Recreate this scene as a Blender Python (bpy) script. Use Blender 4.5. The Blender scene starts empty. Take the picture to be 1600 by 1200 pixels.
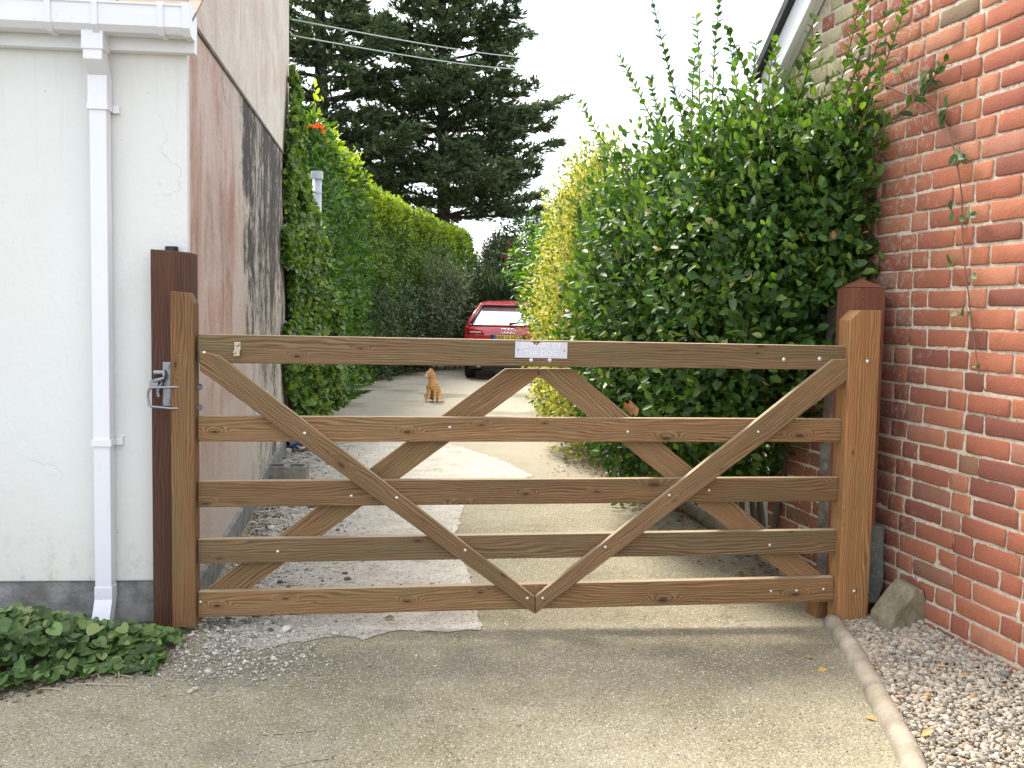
import bpy, bmesh, math, random
import numpy as np
from mathutils import Vector, Matrix, noise as mnoise

rng = np.random.default_rng(7)
random.seed(7)
S = bpy.context.scene
COL = S.collection

# ------------------------------------------------------------------ camera
F, H = 1550.0, 1.45
PITCH, ROLL = math.radians(4.17), math.radians(1.05)
cam_d = bpy.data.cameras.new('camera')
cam = bpy.data.objects.new('camera', cam_d)
COL.objects.link(cam)
cam_d.sensor_width = 36.0
cam_d.lens = 36.0 * F / 1600.0
cam_d.clip_start = 0.05
cam_d.clip_end = 1000.0
CAMR = Matrix.Rotation(math.pi / 2 - PITCH, 4, 'X') @ Matrix.Rotation(ROLL, 4, 'Z')
cam.matrix_world = Matrix.Translation((0, 0, H)) @ CAMR
S.camera = cam

# ------------------------------------------------------------------ sky and sun
SUN_AZ, SUN_EL = math.radians(-31), math.radians(48)     # azimuth from +Y, negative = to the left
w = bpy.data.worlds.new('World')
S.world = w
w.use_nodes = True
wn = w.node_tree
wn.nodes.clear()
wo = wn.nodes.new('ShaderNodeOutputWorld')
bg = wn.nodes.new('ShaderNodeBackground')
sky = wn.nodes.new('ShaderNodeTexSky')
sky.sky_type = 'NISHITA'
sky.sun_disc = False
sky.sun_elevation = SUN_EL
sky.sun_rotation = SUN_AZ
sky.air_density = 1.0
sky.dust_density = 1.5
tc = wn.nodes.new('ShaderNodeTexCoord')
mp = wn.nodes.new('ShaderNodeMapping')
mp.inputs['Scale'].default_value = (1, 1, 2.6)
cn = wn.nodes.new('ShaderNodeTexNoise')
cn.inputs['Scale'].default_value = 3.2
cn.inputs['Detail'].default_value = 7
cn.inputs['Roughness'].default_value = 0.6
cr = wn.nodes.new('ShaderNodeValToRGB')
cr.color_ramp.elements[0].position = 0.39
cr.color_ramp.elements[0].color = (0.0, 0.0, 0.0, 1)
cr.color_ramp.elements[1].position = 0.53
cr.color_ramp.elements[1].color = (1, 1, 1, 1)
mx = wn.nodes.new('ShaderNodeMix')
mx.data_type = 'RGBA'
mx.inputs['B'].default_value = (8.6, 8.85, 9.3, 1)
wn.links.new(tc.outputs['Generated'], mp.inputs['Vector'])
wn.links.new(mp.outputs['Vector'], cn.inputs['Vector'])
wn.links.new(cn.outputs['Fac'], cr.inputs['Fac'])
wn.links.new(cr.outputs['Color'], mx.inputs['Factor'])
wn.links.new(sky.outputs['Color'], mx.inputs['A'])
wn.links.new(mx.outputs['Result'], bg.inputs['Color'])
bg.inputs['Strength'].default_value = 0.12
wn.links.new(bg.outputs['Background'], wo.inputs['Surface'])

sd = bpy.data.lights.new('sun', 'SUN')
sd.energy = 3.5
sd.angle = math.radians(20.0)
sd.color = (1.0, 0.93, 0.82)
sun = bpy.data.objects.new('sun', sd)
COL.objects.link(sun)
sv = Vector((math.sin(SUN_AZ) * math.cos(SUN_EL), math.cos(SUN_AZ) * math.cos(SUN_EL), math.sin(SUN_EL)))
sun.rotation_euler = sv.to_track_quat('Z', 'Y').to_euler()
sun.location = (-12, 12, 18)

S.view_settings.view_transform = 'Standard'
S.view_settings.look = 'None'
S.view_settings.gamma = 1
S.view_settings.use_curve_mapping = False
S.view_settings.exposure = 1.22
S.cycles.max_bounces = 8
S.cycles.use_denoising = True

# ------------------------------------------------------------------ pixel -> world helpers (photo is 1600 x 1200)
R3 = np.array(CAMR.to_3x3())
CO = np.array([0, 0, H])


def ray(px, py):
    return R3 @ np.array([(px - 800) / F, (600 - py) / F, -1.0])


def P(px, py, Y):
    d = ray(px, py)
    return CO + d * (Y / d[1])


def G(px, py, z=0.0):
    d = ray(px, py)
    return CO + d * ((z - H) / d[2])


def Wp(px, py, p0, n):
    d = ray(px, py)
    return CO + d * (np.dot(np.array(p0) - CO, n) / np.dot(d, n))


# ------------------------------------------------------------------ object helpers
def link(o, parent=None):
    COL.objects.link(o)
    if parent is not None:
        o.parent = parent
    return o


def tag(o, label=None, cat=None, group=None, kind=None):
    if label:
        o['label'] = label
    if cat:
        o['category'] = cat
    if group:
        o['group'] = group
    if kind:
        o['kind'] = kind
    return o


def empty(name, loc, rz, label, cat, group=None):
    o = bpy.data.objects.new(name, None)
    o.empty_display_size = 0.1
    o.location = loc
    o.rotation_euler = (0, 0, rz)
    link(o)
    return tag(o, label, cat, group)


def bmobj(name, bm, mat, parent=None, smooth=False, loc=None, rot=None):
    bmesh.ops.recalc_face_normals(bm, faces=bm.faces)
    me = bpy.data.meshes.new(name)
    bm.to_mesh(me)
    bm.free()
    if mat:
        me.materials.append(mat)
    if smooth:
        me.polygons.foreach_set('use_smooth', [True] * len(me.polygons))
    o = bpy.data.objects.new(name, me)
    if loc is not None:
        o.location = loc
    if rot is not None:
        o.rotation_euler = rot
    return link(o, parent)


def npobj(name, V, Fs, mat, parent=None, smooth=False):
    """V (n,3), Fs (m,k) all faces the same size"""
    me = bpy.data.meshes.new(name)
    V = np.asarray(V, dtype=np.float32)
    Fs = np.asarray(Fs, dtype=np.int32)
    m, k = Fs.shape
    me.vertices.add(len(V))
    me.vertices.foreach_set('co', V.ravel())
    me.loops.add(m * k)
    me.loops.foreach_set('vertex_index', Fs.ravel())
    me.polygons.add(m)
    me.polygons.foreach_set('loop_start', np.arange(0, m * k, k, dtype=np.int32))
    me.polygons.foreach_set('loop_total', np.full(m, k, dtype=np.int32))
    if smooth:
        me.polygons.foreach_set('use_smooth', np.ones(m, dtype=bool))
    me.update(calc_edges=True)
    me.validate()
    if mat:
        me.materials.append(mat)
    o = bpy.data.objects.new(name, me)
    return link(o, parent)


def add_box(bm, x0, x1, y0, y1, z0, z1, M=None):
    vs = [bm.verts.new(c) for c in ((x0, y0, z0), (x1, y0, z0), (x1, y1, z0), (x0, y1, z0),
                                    (x0, y0, z1), (x1, y0, z1), (x1, y1, z1), (x0, y1, z1))]
    if M is not None:
        for v in vs:
            v.co = M @ v.co
    for f in ((0, 3, 2, 1), (4, 5, 6, 7), (0, 1, 5, 4), (1, 2, 6, 5), (2, 3, 7, 6), (3, 0, 4, 7)):
        bm.faces.new([vs[i] for i in f])
    return vs


def box_bm(*a, bevel=0.0, seg=2, M=None):
    bm = bmesh.new()
    add_box(bm, *a, M=M)
    if bevel:
        bmesh.ops.bevel(bm, geom=list(bm.edges), offset=bevel, segments=seg, affect='EDGES', profile=0.6)
    return bm


def prism_bm(pts, y0, y1, bevel=0.0, seg=2):
    """polygon in (x,z), extruded y0..y1"""
    bm = bmesh.new()
    a = [bm.verts.new((p[0], y0, p[1])) for p in pts]
    b = [bm.verts.new((p[0], y1, p[1])) for p in pts]
    n = len(pts)
    bm.faces.new(a)
    bm.faces.new(b[::-1])
    for i in range(n):
        j = (i + 1) % n
        bm.faces.new((a[j], a[i], b[i], b[j]))
    bmesh.ops.recalc_face_normals(bm, faces=bm.faces)
    if bevel:
        bmesh.ops.bevel(bm, geom=list(bm.edges), offset=bevel, segments=seg, affect='EDGES', profile=0.6)
    return bm


def tube(bm, pts, radii, seg=8, cap=True):
    pts = [Vector(p) for p in pts]
    if not hasattr(radii, '__len__'):
        radii = [radii] * len(pts)
    rings = []
    up = Vector((0.13, 0.31, 0.94))
    for i, p in enumerate(pts):
        t = (pts[min(i + 1, len(pts) - 1)] - pts[max(i - 1, 0)]).normalized()
        a = t.cross(up)
        if a.length < 1e-3:
            a = t.cross(Vector((1, 0, 0)))
        a.normalize()
        b = t.cross(a).normalized()
        rings.append([bm.verts.new(p + (a * math.cos(2 * math.pi * k / seg) + b * math.sin(2 * math.pi * k / seg)) * radii[i])
                      for k in range(seg)])
    for r0, r1 in zip(rings, rings[1:]):
        for k in range(seg):
            bm.faces.new((r0[k], r0[(k + 1) % seg], r1[(k + 1) % seg], r1[k]))
    if cap:
        bm.faces.new(rings[0][::-1])
        bm.faces.new(rings[-1])


def add_ball(bm, c, r, sub=2, scale=(1, 1, 1)):
    M = Matrix.Translation(c) @ Matrix.Diagonal((*scale, 1))
    return bmesh.ops.create_icosphere(bm, subdivisions=sub, radius=r, matrix=M)['verts']


def smooth_path(pts, n=6):
    """Catmull-Rom through the points"""
    p = [np.array(q, float) for q in pts]
    p = [2 * p[0] - p[1]] + p + [2 * p[-1] - p[-2]]
    out = []
    for i in range(1, len(p) - 2):
        for k in range(n):
            t = k / n
            out.append(0.5 * ((2 * p[i]) + (-p[i - 1] + p[i + 1]) * t + (2 * p[i - 1] - 5 * p[i] + 4 * p[i + 1] - p[i + 2]) * t * t
                              + (-p[i - 1] + 3 * p[i] - 3 * p[i + 1] + p[i + 2]) * t ** 3))
    out.append(p[-2])
    return out


# ------------------------------------------------------------------ material helpers
class NT:
    def __init__(self, name, rough=0.7, spec=0.5):
        self.m = bpy.data.materials.new(name)
        self.m.use_nodes = True
        self.t = self.m.node_tree
        self.b = self.t.nodes['Principled BSDF']
        self.out = self.t.nodes['Material Output']
        self.b.inputs['Roughness'].default_value = rough
        self.b.inputs['Specular IOR Level'].default_value = spec
        self._tc = None

    def n(self, typ, **kw):
        x = self.t.nodes.new(typ)
        for k, v in kw.items():
            setattr(x, k, v)
        return x

    def put(self, sock, v):
        if hasattr(v, 'node'):
            self.t.links.new(v, sock)
        elif isinstance(v, (tuple, list)):
            sock.default_value = (*v, 1) if (len(v) == 3 and len(sock.default_value) == 4) else v
        else:
            sock.default_value = v

    def obj(self):
        if not self._tc:
            self._tc = self.n('ShaderNodeTexCoord')
        return self._tc.outputs['Object']

    def rnd(self):
        return self.n('ShaderNodeObjectInfo').outputs['Random']

    def island(self):
        return self.n('ShaderNodeNewGeometry').outputs['Random Per Island']

    def map(self, vec, scale=(1, 1, 1), loc=(0, 0, 0)):
        x = self.n('ShaderNodeMapping')
        self.put(x.inputs['Vector'], vec)
        self.put(x.inputs['Scale'], scale)
        self.put(x.inputs['Location'], loc)
        return x.outputs['Vector']

    def noise(self, vec, scale=5, detail=4, rough=0.55, dist=0.0, out='Fac'):
        x = self.n('ShaderNodeTexNoise')
        self.put(x.inputs['Vector'], vec)
        self.put(x.inputs['Scale'], scale)
        x.inputs['Detail'].default_value = detail
        x.inputs['Roughness'].default_value = rough
        x.inputs['Distortion'].default_value = dist
        return x.outputs[out]

    def voro(self, vec, scale=5, feature='F1', out='Distance', rand=1.0):
        x = self.n('ShaderNodeTexVoronoi', feature=feature)
        self.put(x.inputs['Vector'], vec)
        self.put(x.inputs['Scale'], scale)
        x.inputs['Randomness'].default_value = rand
        return x.outputs[out]

    def ramp(self, fac, stops, interp='LINEAR'):
        x = self.n('ShaderNodeValToRGB')
        self.put(x.inputs['Fac'], fac)
        e = x.color_ramp.elements
        x.color_ramp.interpolation = interp
        while len(e) < len(stops):
            e.new(0.5)
        for i, (p, c) in enumerate(stops):
            e[i].position = p
            e[i].color = (*c, 1) if isinstance(c, (tuple, list)) else (c, c, c, 1)
        return x.outputs['Color']

    def mix(self, fac, a, b, mode='MIX'):
        x = self.n('ShaderNodeMix', data_type='RGBA', blend_type=mode)
        self.put(x.inputs['Factor'], fac)
        self.put(x.inputs['A'], a)
        self.put(x.inputs['B'], b)
        return x.outputs['Result']

    def math(self, op, a, b=0.0, c=0.0, clamp=False):
        x = self.n('ShaderNodeMath', operation=op, use_clamp=clamp)
        self.put(x.inputs[0], a)
        self.put(x.inputs[1], b)
        self.put(x.inputs[2], c)
        return x.outputs[0]

    def rng(self, v, a, b, c=0.0, d=1.0):
        x = self.n('ShaderNodeMapRange')
        x.interpolation_type = 'SMOOTHSTEP'
        self.put(x.inputs['Value'], v)
        for i, q in zip(('From Min', 'From Max', 'To Min', 'To Max'), (a, b, c, d)):
            self.put(x.inputs[i], q)
        return x.outputs['Result']

    def xyz(self, vec):
        x = self.n('ShaderNodeSeparateXYZ')
        self.put(x.inputs[0], vec)
        return x.outputs

    def comb(self, a, b, c):
        x = self.n('ShaderNodeCombineXYZ')
        for i, q in enumerate((a, b, c)):
            self.put(x.inputs[i], q)
        return x.outputs[0]

    def vadd(self, a, b):
        x = self.n('ShaderNodeVectorMath', operation='ADD')
        self.put(x.inputs[0], a)
        self.put(x.inputs[1], b)
        return x.outputs[0]

    def color(self, c):
        self.put(self.b.inputs['Base Color'], c)

    def bump(self, h, strength=0.3, dist=0.01):
        x = self.n('ShaderNodeBump')
        x.inputs['Strength'].default_value = strength
        x.inputs['Distance'].default_value = dist
        self.put(x.inputs['Height'], h)
        self.t.links.new(x.outputs['Normal'], self.b.inputs['Normal'])


def simple(name, col, rough=0.6, metal=0.0, var=0.15, scale=14, bump=0.0):
    k = NT(name, rough)
    nz = k.noise(k.obj(), scale, 5)
    k.color(k.mix(nz, tuple(c * (1 - var) for c in col), tuple(min(1, c * (1 + var)) for c in col)))
    k.b.inputs['Metallic'].default_value = metal
    if bump:
        k.bump(nz, bump, 0.01)
    return k.m


def leaf_mat(name, stops, rough=0.42, trans=0.3, tcol=None, spec=0.4):
    k = NT(name, rough, spec)
    c = k.ramp(k.island(), stops)
    k.color(c)
    tr = k.n('ShaderNodeBsdfTranslucent')
    hs = k.n('ShaderNodeHueSaturation')
    hs.inputs['Hue'].default_value = 0.485
    hs.inputs['Saturation'].default_value = 1.15
    hs.inputs['Value'].default_value = 1.5
    k.put(hs.inputs['Color'], c)
    k.put(tr.inputs['Color'], hs.outputs['Color'])
    ms = k.n('ShaderNodeMixShader')
    ms.inputs[0].default_value = trans
    k.t.links.new(k.b.outputs[0], ms.inputs[1])
    k.t.links.new(tr.outputs[0], ms.inputs[2])
    k.t.links.new(ms.outputs[0], k.out.inputs['Surface'])
    return k.m


def wood_mat(name, lo, mid, hi, algae=0.35, axis='X', rough=0.72, green=(0.14, 0.13, 0.06), lit_tops=False):
    """sawn softwood, grain along the given local axis, with knots"""
    k = NT(name, rough, 0.35)
    v = k.obj()
    x, y, z = k.xyz(v)
    if axis == 'Z':
        x, z = z, x
    r = k.rnd()
    off = k.math('MULTIPLY', r, 57.0)
    vv = k.comb(k.math('ADD', x, off), y, k.math('ADD', z, k.math('MULTIPLY', r, 13.0)))
    low = k.noise(k.map(vv, (1.4, 9, 9)), 1.0, 3, 0.5)
    kv = k.n('ShaderNodeTexVoronoi', voronoi_dimensions='2D', feature='F1')
    k.put(kv.inputs['Vector'], k.map(k.comb(k.xyz(vv)[0], k.xyz(vv)[2], 0.0), (3.4, 10.0, 1.0)))
    kv.inputs['Scale'].default_value = 1.0
    kc_ = k.xyz(kv.outputs['Color'])
    kd = k.math('ADD', k.math('MULTIPLY', kv.outputs['Distance'], k.math('MULTIPLY_ADD', kc_[1], 1.6, 0.9)), k.rng(kc_[0], 0.70, 0.66))
    kn = k.rng(kd, 0.0, 0.45, 1.0, 0.0)
    zz = k.math('ADD', z, k.math('MULTIPLY', y, 0.8))
    ph = k.math('ADD', k.math('MULTIPLY', zz, 520.0), k.math('ADD', k.math('MULTIPLY', low, 52.0), k.math('MULTIPLY', kn, 26.0)))
    ring = k.math('MULTIPLY_ADD', k.math('SINE', ph), 0.5, 0.5)
    fine = k.noise(k.map(vv, (6, 260, 260)), 1.0, 3, 0.7)
    amp = k.math('MULTIPLY_ADD', k.noise(k.map(vv, (1.1, 14, 20)), 1.0, 2), 0.9, -0.14, clamp=True)
    g = k.math('ADD', k.math('MULTIPLY', k.math('SUBTRACT', ring, 0.5), amp), k.math('MULTIPLY_ADD', fine, 0.75, 0.12))
    c = k.ramp(g, [(0.2, lo), (0.5, mid), (0.82, hi)])
    patch = k.noise(k.map(vv, (2.2, 6, 7)), 1.0, 4, 0.6)
    c = k.mix(k.math('MULTIPLY', k.rng(patch, 0.42, 0.7), algae), c, green)
    r2 = k.math('FRACT', k.math('MULTIPLY', r, 17.3))
    streak = k.math('MULTIPLY_ADD', k.noise(k.map(vv, (0.9, 5, 16)), 1.0, 4, 0.6), 0.7, 0.65)
    tone = k.math('MULTIPLY', k.math('MULTIPLY_ADD', r, 0.4, 0.8), streak)
    c = k.mix(1.0, c, k.comb(tone, k.math('MULTIPLY', tone, k.math('MULTIPLY_ADD', r2, 0.12, 0.93)), k.math('MULTIPLY', tone, k.math('MULTIPLY_ADD', r2, 0.25, 0.86))), 'MULTIPLY')
    core = k.rng(kd, 0.055, 0.105, 1.0, 0.0)
    halo = k.math('MULTIPLY', k.rng(kd, 0.10, 0.24, 1.0, 0.0), 0.4)
    c = k.mix(halo, c, lo)
    c = k.mix(k.math('MULTIPLY', core, 0.85), c, tuple(q * 0.42 for q in lo))
    sp = k.noise(k.map(vv, (14, 60, 60)), 1.0, 2, 0.5)
    c = k.mix(k.rng(sp, 0.70, 0.78, 0.0, 0.5), c, tuple(q * 0.5 for q in lo))
    if lit_tops:  # top light painted in: upward faces mixed to paler, weathered wood
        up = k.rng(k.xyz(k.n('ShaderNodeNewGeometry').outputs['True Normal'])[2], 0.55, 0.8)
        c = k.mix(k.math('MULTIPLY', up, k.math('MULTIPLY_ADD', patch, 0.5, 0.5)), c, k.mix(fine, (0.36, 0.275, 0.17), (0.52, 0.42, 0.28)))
    k.color(c)
    k.bump(k.math('ADD', k.math('MULTIPLY', g, 0.7), k.math('MULTIPLY', core, -0.3)), 0.28, 0.004)
    return k.m


# ------------------------------------------------------------------ materials
GATEWOOD = wood_mat('gate wood', (0.095, 0.05, 0.022), (0.2, 0.116, 0.053), (0.29, 0.195, 0.105), 0.4, lit_tops=True)
LSTILEWOOD = wood_mat('weathered stile wood', (0.085, 0.04, 0.016), (0.15, 0.078, 0.032), (0.21, 0.118, 0.053), 0.3, axis='Z')
STILEWOOD = wood_mat('stile wood', (0.15, 0.07, 0.026), (0.27, 0.14, 0.056), (0.37, 0.21, 0.095), 0.25, axis='Z')
POSTWOOD = wood_mat('red brown post wood', (0.04, 0.017, 0.010), (0.072, 0.031, 0.019), (0.105, 0.048, 0.03), 0.1, axis='Z', green=(0.12, 0.06, 0.03))
POSTWOOD2 = wood_mat('red stained post wood', (0.13, 0.045, 0.025), (0.2, 0.075, 0.043), (0.26, 0.105, 0.065), 0.05, axis='Z')
STEEL = simple('galvanised steel', (0.3, 0.315, 0.34), 0.42, 0.9, 0.2, 60)
BOLT = simple('bolt head steel', (0.62, 0.6, 0.57), 0.35, 0.85, 0.2, 80)
def m_pvc():
    k = NT('white plastic', 0.32)
    v = k.obj()
    c = k.mix(k.noise(v, 4, 3), (0.73, 0.735, 0.79), (0.8, 0.8, 0.84))
    g = k.noise(k.map(v, (30, 30, 5)), 1.0, 6, 0.7)
    c = k.mix(k.rng(g, 0.6, 0.75, 0, 0.35), c, (0.45, 0.44, 0.4))
    c = k.mix(k.rng(k.noise(v, 48, 3), 0.72, 0.75, 0, 0.6), c, (0.25, 0.24, 0.22))
    k.color(c)
    return k.m


PVC = m_pvc()
PVCD = simple('weathered white plastic', (0.76, 0.77, 0.78), 0.35, 0, 0.06, 9)


def m_render_front():
    k = NT('white painted render', 0.75)
    v = k.obj()
    big = k.noise(v, 1.3, 4)
    c = k.mix(big, (0.68, 0.688, 0.665), (0.765, 0.775, 0.755))
    z = k.xyz(v)[2]
    low = k.math('MULTIPLY', k.rng(z, 0.15, 0.9, 1.0, 0.0), k.noise(k.map(v, (3, 3, 2)), 1.5, 4))
    c = k.mix(low, c, (0.72, 0.69, 0.60))
    specks = k.noise(k.map(v, (1, 1, 0.8)), 26, 3, 0.5)
    c = k.mix(k.rng(specks, 0.735, 0.76, 0, 0.8), c, (0.2, 0.19, 0.17))
    crk = k.voro(k.vadd(v, k.mix(0.5, (0, 0, 0), k.noise(v, 3, 4, out='Color'))), 0.9, 'DISTANCE_TO_EDGE')
    c = k.mix(k.math('MULTIPLY', k.rng(crk, 0.0, 0.004, 0.35, 0), k.rng(k.noise(v, 1.7, 2), 0.5, 0.6)), c, (0.33, 0.32, 0.29))
    spl = k.math('MULTIPLY', k.rng(z, 0.19, 0.5, 1.0, 0.0), k.rng(k.noise(k.map(v, (14, 14, 9)), 1.0, 6, 0.7), 0.5, 0.68))
    c = k.mix(k.math('MULTIPLY', spl, 0.5), c, (0.42, 0.4, 0.32))
    stn = k.noise(k.map(v, (2.5, 2.5, 1.4)), 1.0, 6, 0.6)
    c = k.mix(k.rng(stn, 0.55, 0.75, 0, 0.35), c, (0.6, 0.595, 0.55))
    drip = k.noise(k.map(v, (16, 16, 0.9)), 1.0, 5, 0.65)
    top = k.rng(z, 1.9, 2.55)
    c = k.mix(k.math('MULTIPLY', k.math('MULTIPLY', k.rng(drip, 0.52, 0.75), top), 0.35), c, (0.45, 0.43, 0.36))
    k.color(c)
    k.bump(k.math('ADD', k.noise(v, 34, 5, 0.6), k.math('MULTIPLY', k.noise(v, 5, 3), 2.0)), 0.22, 0.012)
    return k.m


def m_pink():
    k = NT('stained pink limewash', 0.85)
    v = k.obj()
    x, y, z = k.xyz(v)
    st = k.noise(k.map(v, (3.2, 3.2, 0.75)), 1.0, 7, 0.68, 0.4)
    st2 = k.noise(k.map(v, (3, 3, 2.4), (3, 0, 1)), 1.0, 8, 0.75, 0.6)
    blot = k.noise(v, 2.3, 6, 0.62)
    c = k.ramp(st, [(0.34, (0.60, 0.49, 0.43)), (0.46, (0.53, 0.36, 0.30)), (0.58, (0.42, 0.225, 0.175)), (0.72, (0.34, 0.18, 0.14))])
    # pale, chalky areas
    pale = k.rng(k.math('ADD', blot, k.math('MULTIPLY', st2, 0.5)), 0.66, 0.86)
    c = k.mix(k.math('MULTIPLY', pale, 0.6), c, (0.62, 0.53, 0.46))
    drk = k.noise(k.map(v, (2.2, 2.2, 1.3), (7, 0, 3)), 1.0, 8, 0.7, 0.5)
    c = k.mix(k.rng(drk, 0.54, 0.7, 0, 0.55), c, (0.27, 0.19, 0.14))
    lowpale = k.math('MULTIPLY', k.rng(z, 0.2, 1.5, 1.0, 0.0), 0.8)
    c = k.mix(lowpale, c, (0.58, 0.50, 0.43))
    # above the string course: grey cream
    led = k.math('MULTIPLY_ADD', x, 0.0392, 2.730)
    up = k.rng(k.math('SUBTRACT', z, led), 0.0, 0.03)
    cu = k.mix(k.rng(k.noise(k.map(v, (1.6, 1.6, 1.5)), 1.0, 9, 0.72, 0.8), 0.36, 0.66), (0.68, 0.62, 0.54), (0.55, 0.42, 0.35))
    cu = k.mix(k.rng(st2, 0.45, 0.7, 0, 0.6), cu, (0.5, 0.45, 0.37))
    dots = k.noise(k.map(v, (9, 9, 16)), 1.0, 5, 0.7)
    cu = k.mix(k.rng(dots, 0.64, 0.72, 0, 0.5), cu, (0.16, 0.11, 0.09))
    c = k.mix(up, c, cu)
    # black algae streaks under the string course, towards the far end
    below = k.math('SUBTRACT', 1.0, up)
    wob = k.math('MULTIPLY', k.math('SUBTRACT', k.noise(k.map(v, (1.2, 1.2, 2.2)), 1.0, 7, 0.65), 0.5), 2.4)
    xw = k.math('SUBTRACT', k.math('ADD', x, wob), k.math('MULTIPLY', k.math('SUBTRACT', 2.6, z), 0.3))
    top = k.rng(xw, 0.7, 2.0)
    deep = k.rng(xw, 1.3, 2.4)
    zone = k.math('MULTIPLY', deep, below)
    zone = k.math('MAXIMUM', zone, k.math('MULTIPLY', k.math('MULTIPLY', top, below), k.rng(z, 2.0, 2.7, 0, 0.8)))
    s3 = k.noise(k.map(v, (2.6, 2.6, 0.9), (1.7, 0, 0.3)), 1.0, 10, 0.85, 0.3)
    s5 = k.noise(k.map(v, (6, 6, 4.5), (1.7, 0, 0.3)), 1.0, 10, 0.9, 0.2)
    s4 = k.noise(k.map(v, (1.5, 1.5, 0.12), (5.1, 0, 0.9)), 1.0, 3, 0.5)
    mval = k.math('ADD', k.math('ADD', k.math('MULTIPLY', s3, 0.5), k.math('MULTIPLY', s5, 0.7)), k.math('MULTIPLY', s4, 0.35))
    mval = k.math('ADD', mval, k.math('MULTIPLY', k.math('SUBTRACT', zone, 1.0), 0.32))
    mval = k.math('ADD', mval, k.rng(z, 0.3, 2.4, -0.06, 0.03))
    c = k.mix(k.math('MULTIPLY', zone, 0.8), c, (0.60, 0.55, 0.48))
    c = k.mix(k.rng(mval, 0.66, 0.75, 0.0, 0.5), c, (0.12, 0.082, 0.056))
    c = k.mix(k.rng(mval, 0.75, 0.79, 0.0, 0.93), c, k.mix(s5, (0.007, 0.0045, 0.003), (0.034, 0.021, 0.012)))
    spk = k.noise(k.map(v, (9, 9, 14)), 1.0, 5, 0.7)
    c = k.mix(k.rng(spk, 0.69, 0.73, 0, 0.6), c, (0.12, 0.085, 0.06))
    k.color(c)
    k.bump(k.math('ADD', k.noise(v, 28, 6, 0.65), k.math('MULTIPLY', blot, 2.5)), 0.5, 0.015)
    return k.m


def m_brick():
    k = NT('red brick', 0.95, 0.15)
    v = k.obj()
    isl = k.island()
    x, y, z = k.xyz(v)
    c = k.ramp(isl, [(0.0, (0.27, 0.105, 0.075)), (0.14, (0.37, 0.13, 0.085)), (0.4, (0.47, 0.17, 0.1)), (0.75, (0.56, 0.215, 0.115)),
                     (0.9, (0.58, 0.26, 0.155)), (0.93, (0.44, 0.2, 0.14)), (0.98, (0.34, 0.2, 0.12)), (0.99, (0.24, 0.19, 0.12))])
    nz = k.noise(v, 15, 6, 0.65)
    c = k.mix(k.rng(nz, 0.35, 0.7, 0, 0.6), c, k.mix(0.5, c, (0.3, 0.12, 0.085)))
    fl = k.noise(v, 90, 3, 0.6)
    c = k.mix(k.rng(fl, 0.6, 0.75, 0, 0.35), c, (0.16, 0.07, 0.05))
    # sooty smear on some faces
    sm = k.noise(k.map(v, (5, 5, 3)), 1.0, 3)
    c = k.mix(k.rng(sm, 0.58, 0.75, 0, 0.3), c, (0.22, 0.11, 0.08))
    # pale lime bloom, grey cement dirt and painted bush shade towards the pier
    far = k.rng(x, 0.45, 1.0)
    bl = k.noise(v, 30, 6, 0.75)
    lime = k.rng(k.math('ADD', bl, k.math('MULTIPLY', far, 0.10)), 0.60, 0.70, 0, 0.75)
    c = k.mix(k.math('MULTIPLY', lime, k.math('MULTIPLY_ADD', far, 0.8, 0.10)), c, (0.5, 0.46, 0.39))
    dark = k.math('MULTIPLY', k.rng(x, 0.2, 1.0), k.rng(z, 0.6, 2.4, 0.62, 0.12))  # shade of bush and post painted into the bricks, deeper low down
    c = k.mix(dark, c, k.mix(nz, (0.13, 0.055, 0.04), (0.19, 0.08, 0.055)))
    # cream quoins at the far end
    q = k.math('MULTIPLY', k.math('MULTIPLY', k.rng(x, 1.52, 1.54), k.rng(z, 2.3, 2.32)), k.rng(isl, 0.25, 0.26))
    c = k.mix(q, c, k.mix(nz, (0.42, 0.37, 0.22), (0.55, 0.49, 0.32)))
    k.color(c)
    k.bump(k.math('ADD', k.math('MULTIPLY', nz, 1.4), k.math('ADD', fl, k.noise(v, 260, 3, 0.7))), 0.55, 0.006)
    return k.m


def m_mortar():
    k = NT('lime mortar', 0.95, 0.1)
    v = k.obj()
    x, y, z = k.xyz(v)
    nz = k.noise(v, 40, 6, 0.7)
    c = k.ramp(nz, [(0.3, (0.42, 0.35, 0.26)), (0.5, (0.66, 0.58, 0.46)), (0.7, (0.74, 0.67, 0.55))])
    hole = k.noise(v, 70, 3, 0.6)
    c = k.mix(k.rng(hole, 0.62, 0.72, 0, 0.7), c, (0.12, 0.09, 0.07))
    k.color(c)
    k.bump(nz, 0.8, 0.01)
    return k.m


def m_cement(name='grey cement', a=(0.16, 0.155, 0.14), b=(0.3, 0.29, 0.265), moss=0.3):
    k = NT(name, 0.9)
    v = k.obj()
    nz = k.noise(v, 9, 7, 0.65)
    c = k.mix(k.rng(nz, 0.3, 0.7), a, b)
    m = k.noise(v, 4, 5, 0.6)
    c = k.mix(k.rng(m, 0.52, 0.68, 0, moss), c, (0.1, 0.11, 0.05))
    c = k.mix(k.rng(k.noise(v, 45, 4, 0.7), 0.6, 0.7, 0, 0.4), c, (0.45, 0.44, 0.4))
    k.color(c)
    k.bump(k.math('ADD', nz, k.noise(v, 60, 4)), 0.6, 0.01)
    return k.m


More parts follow.
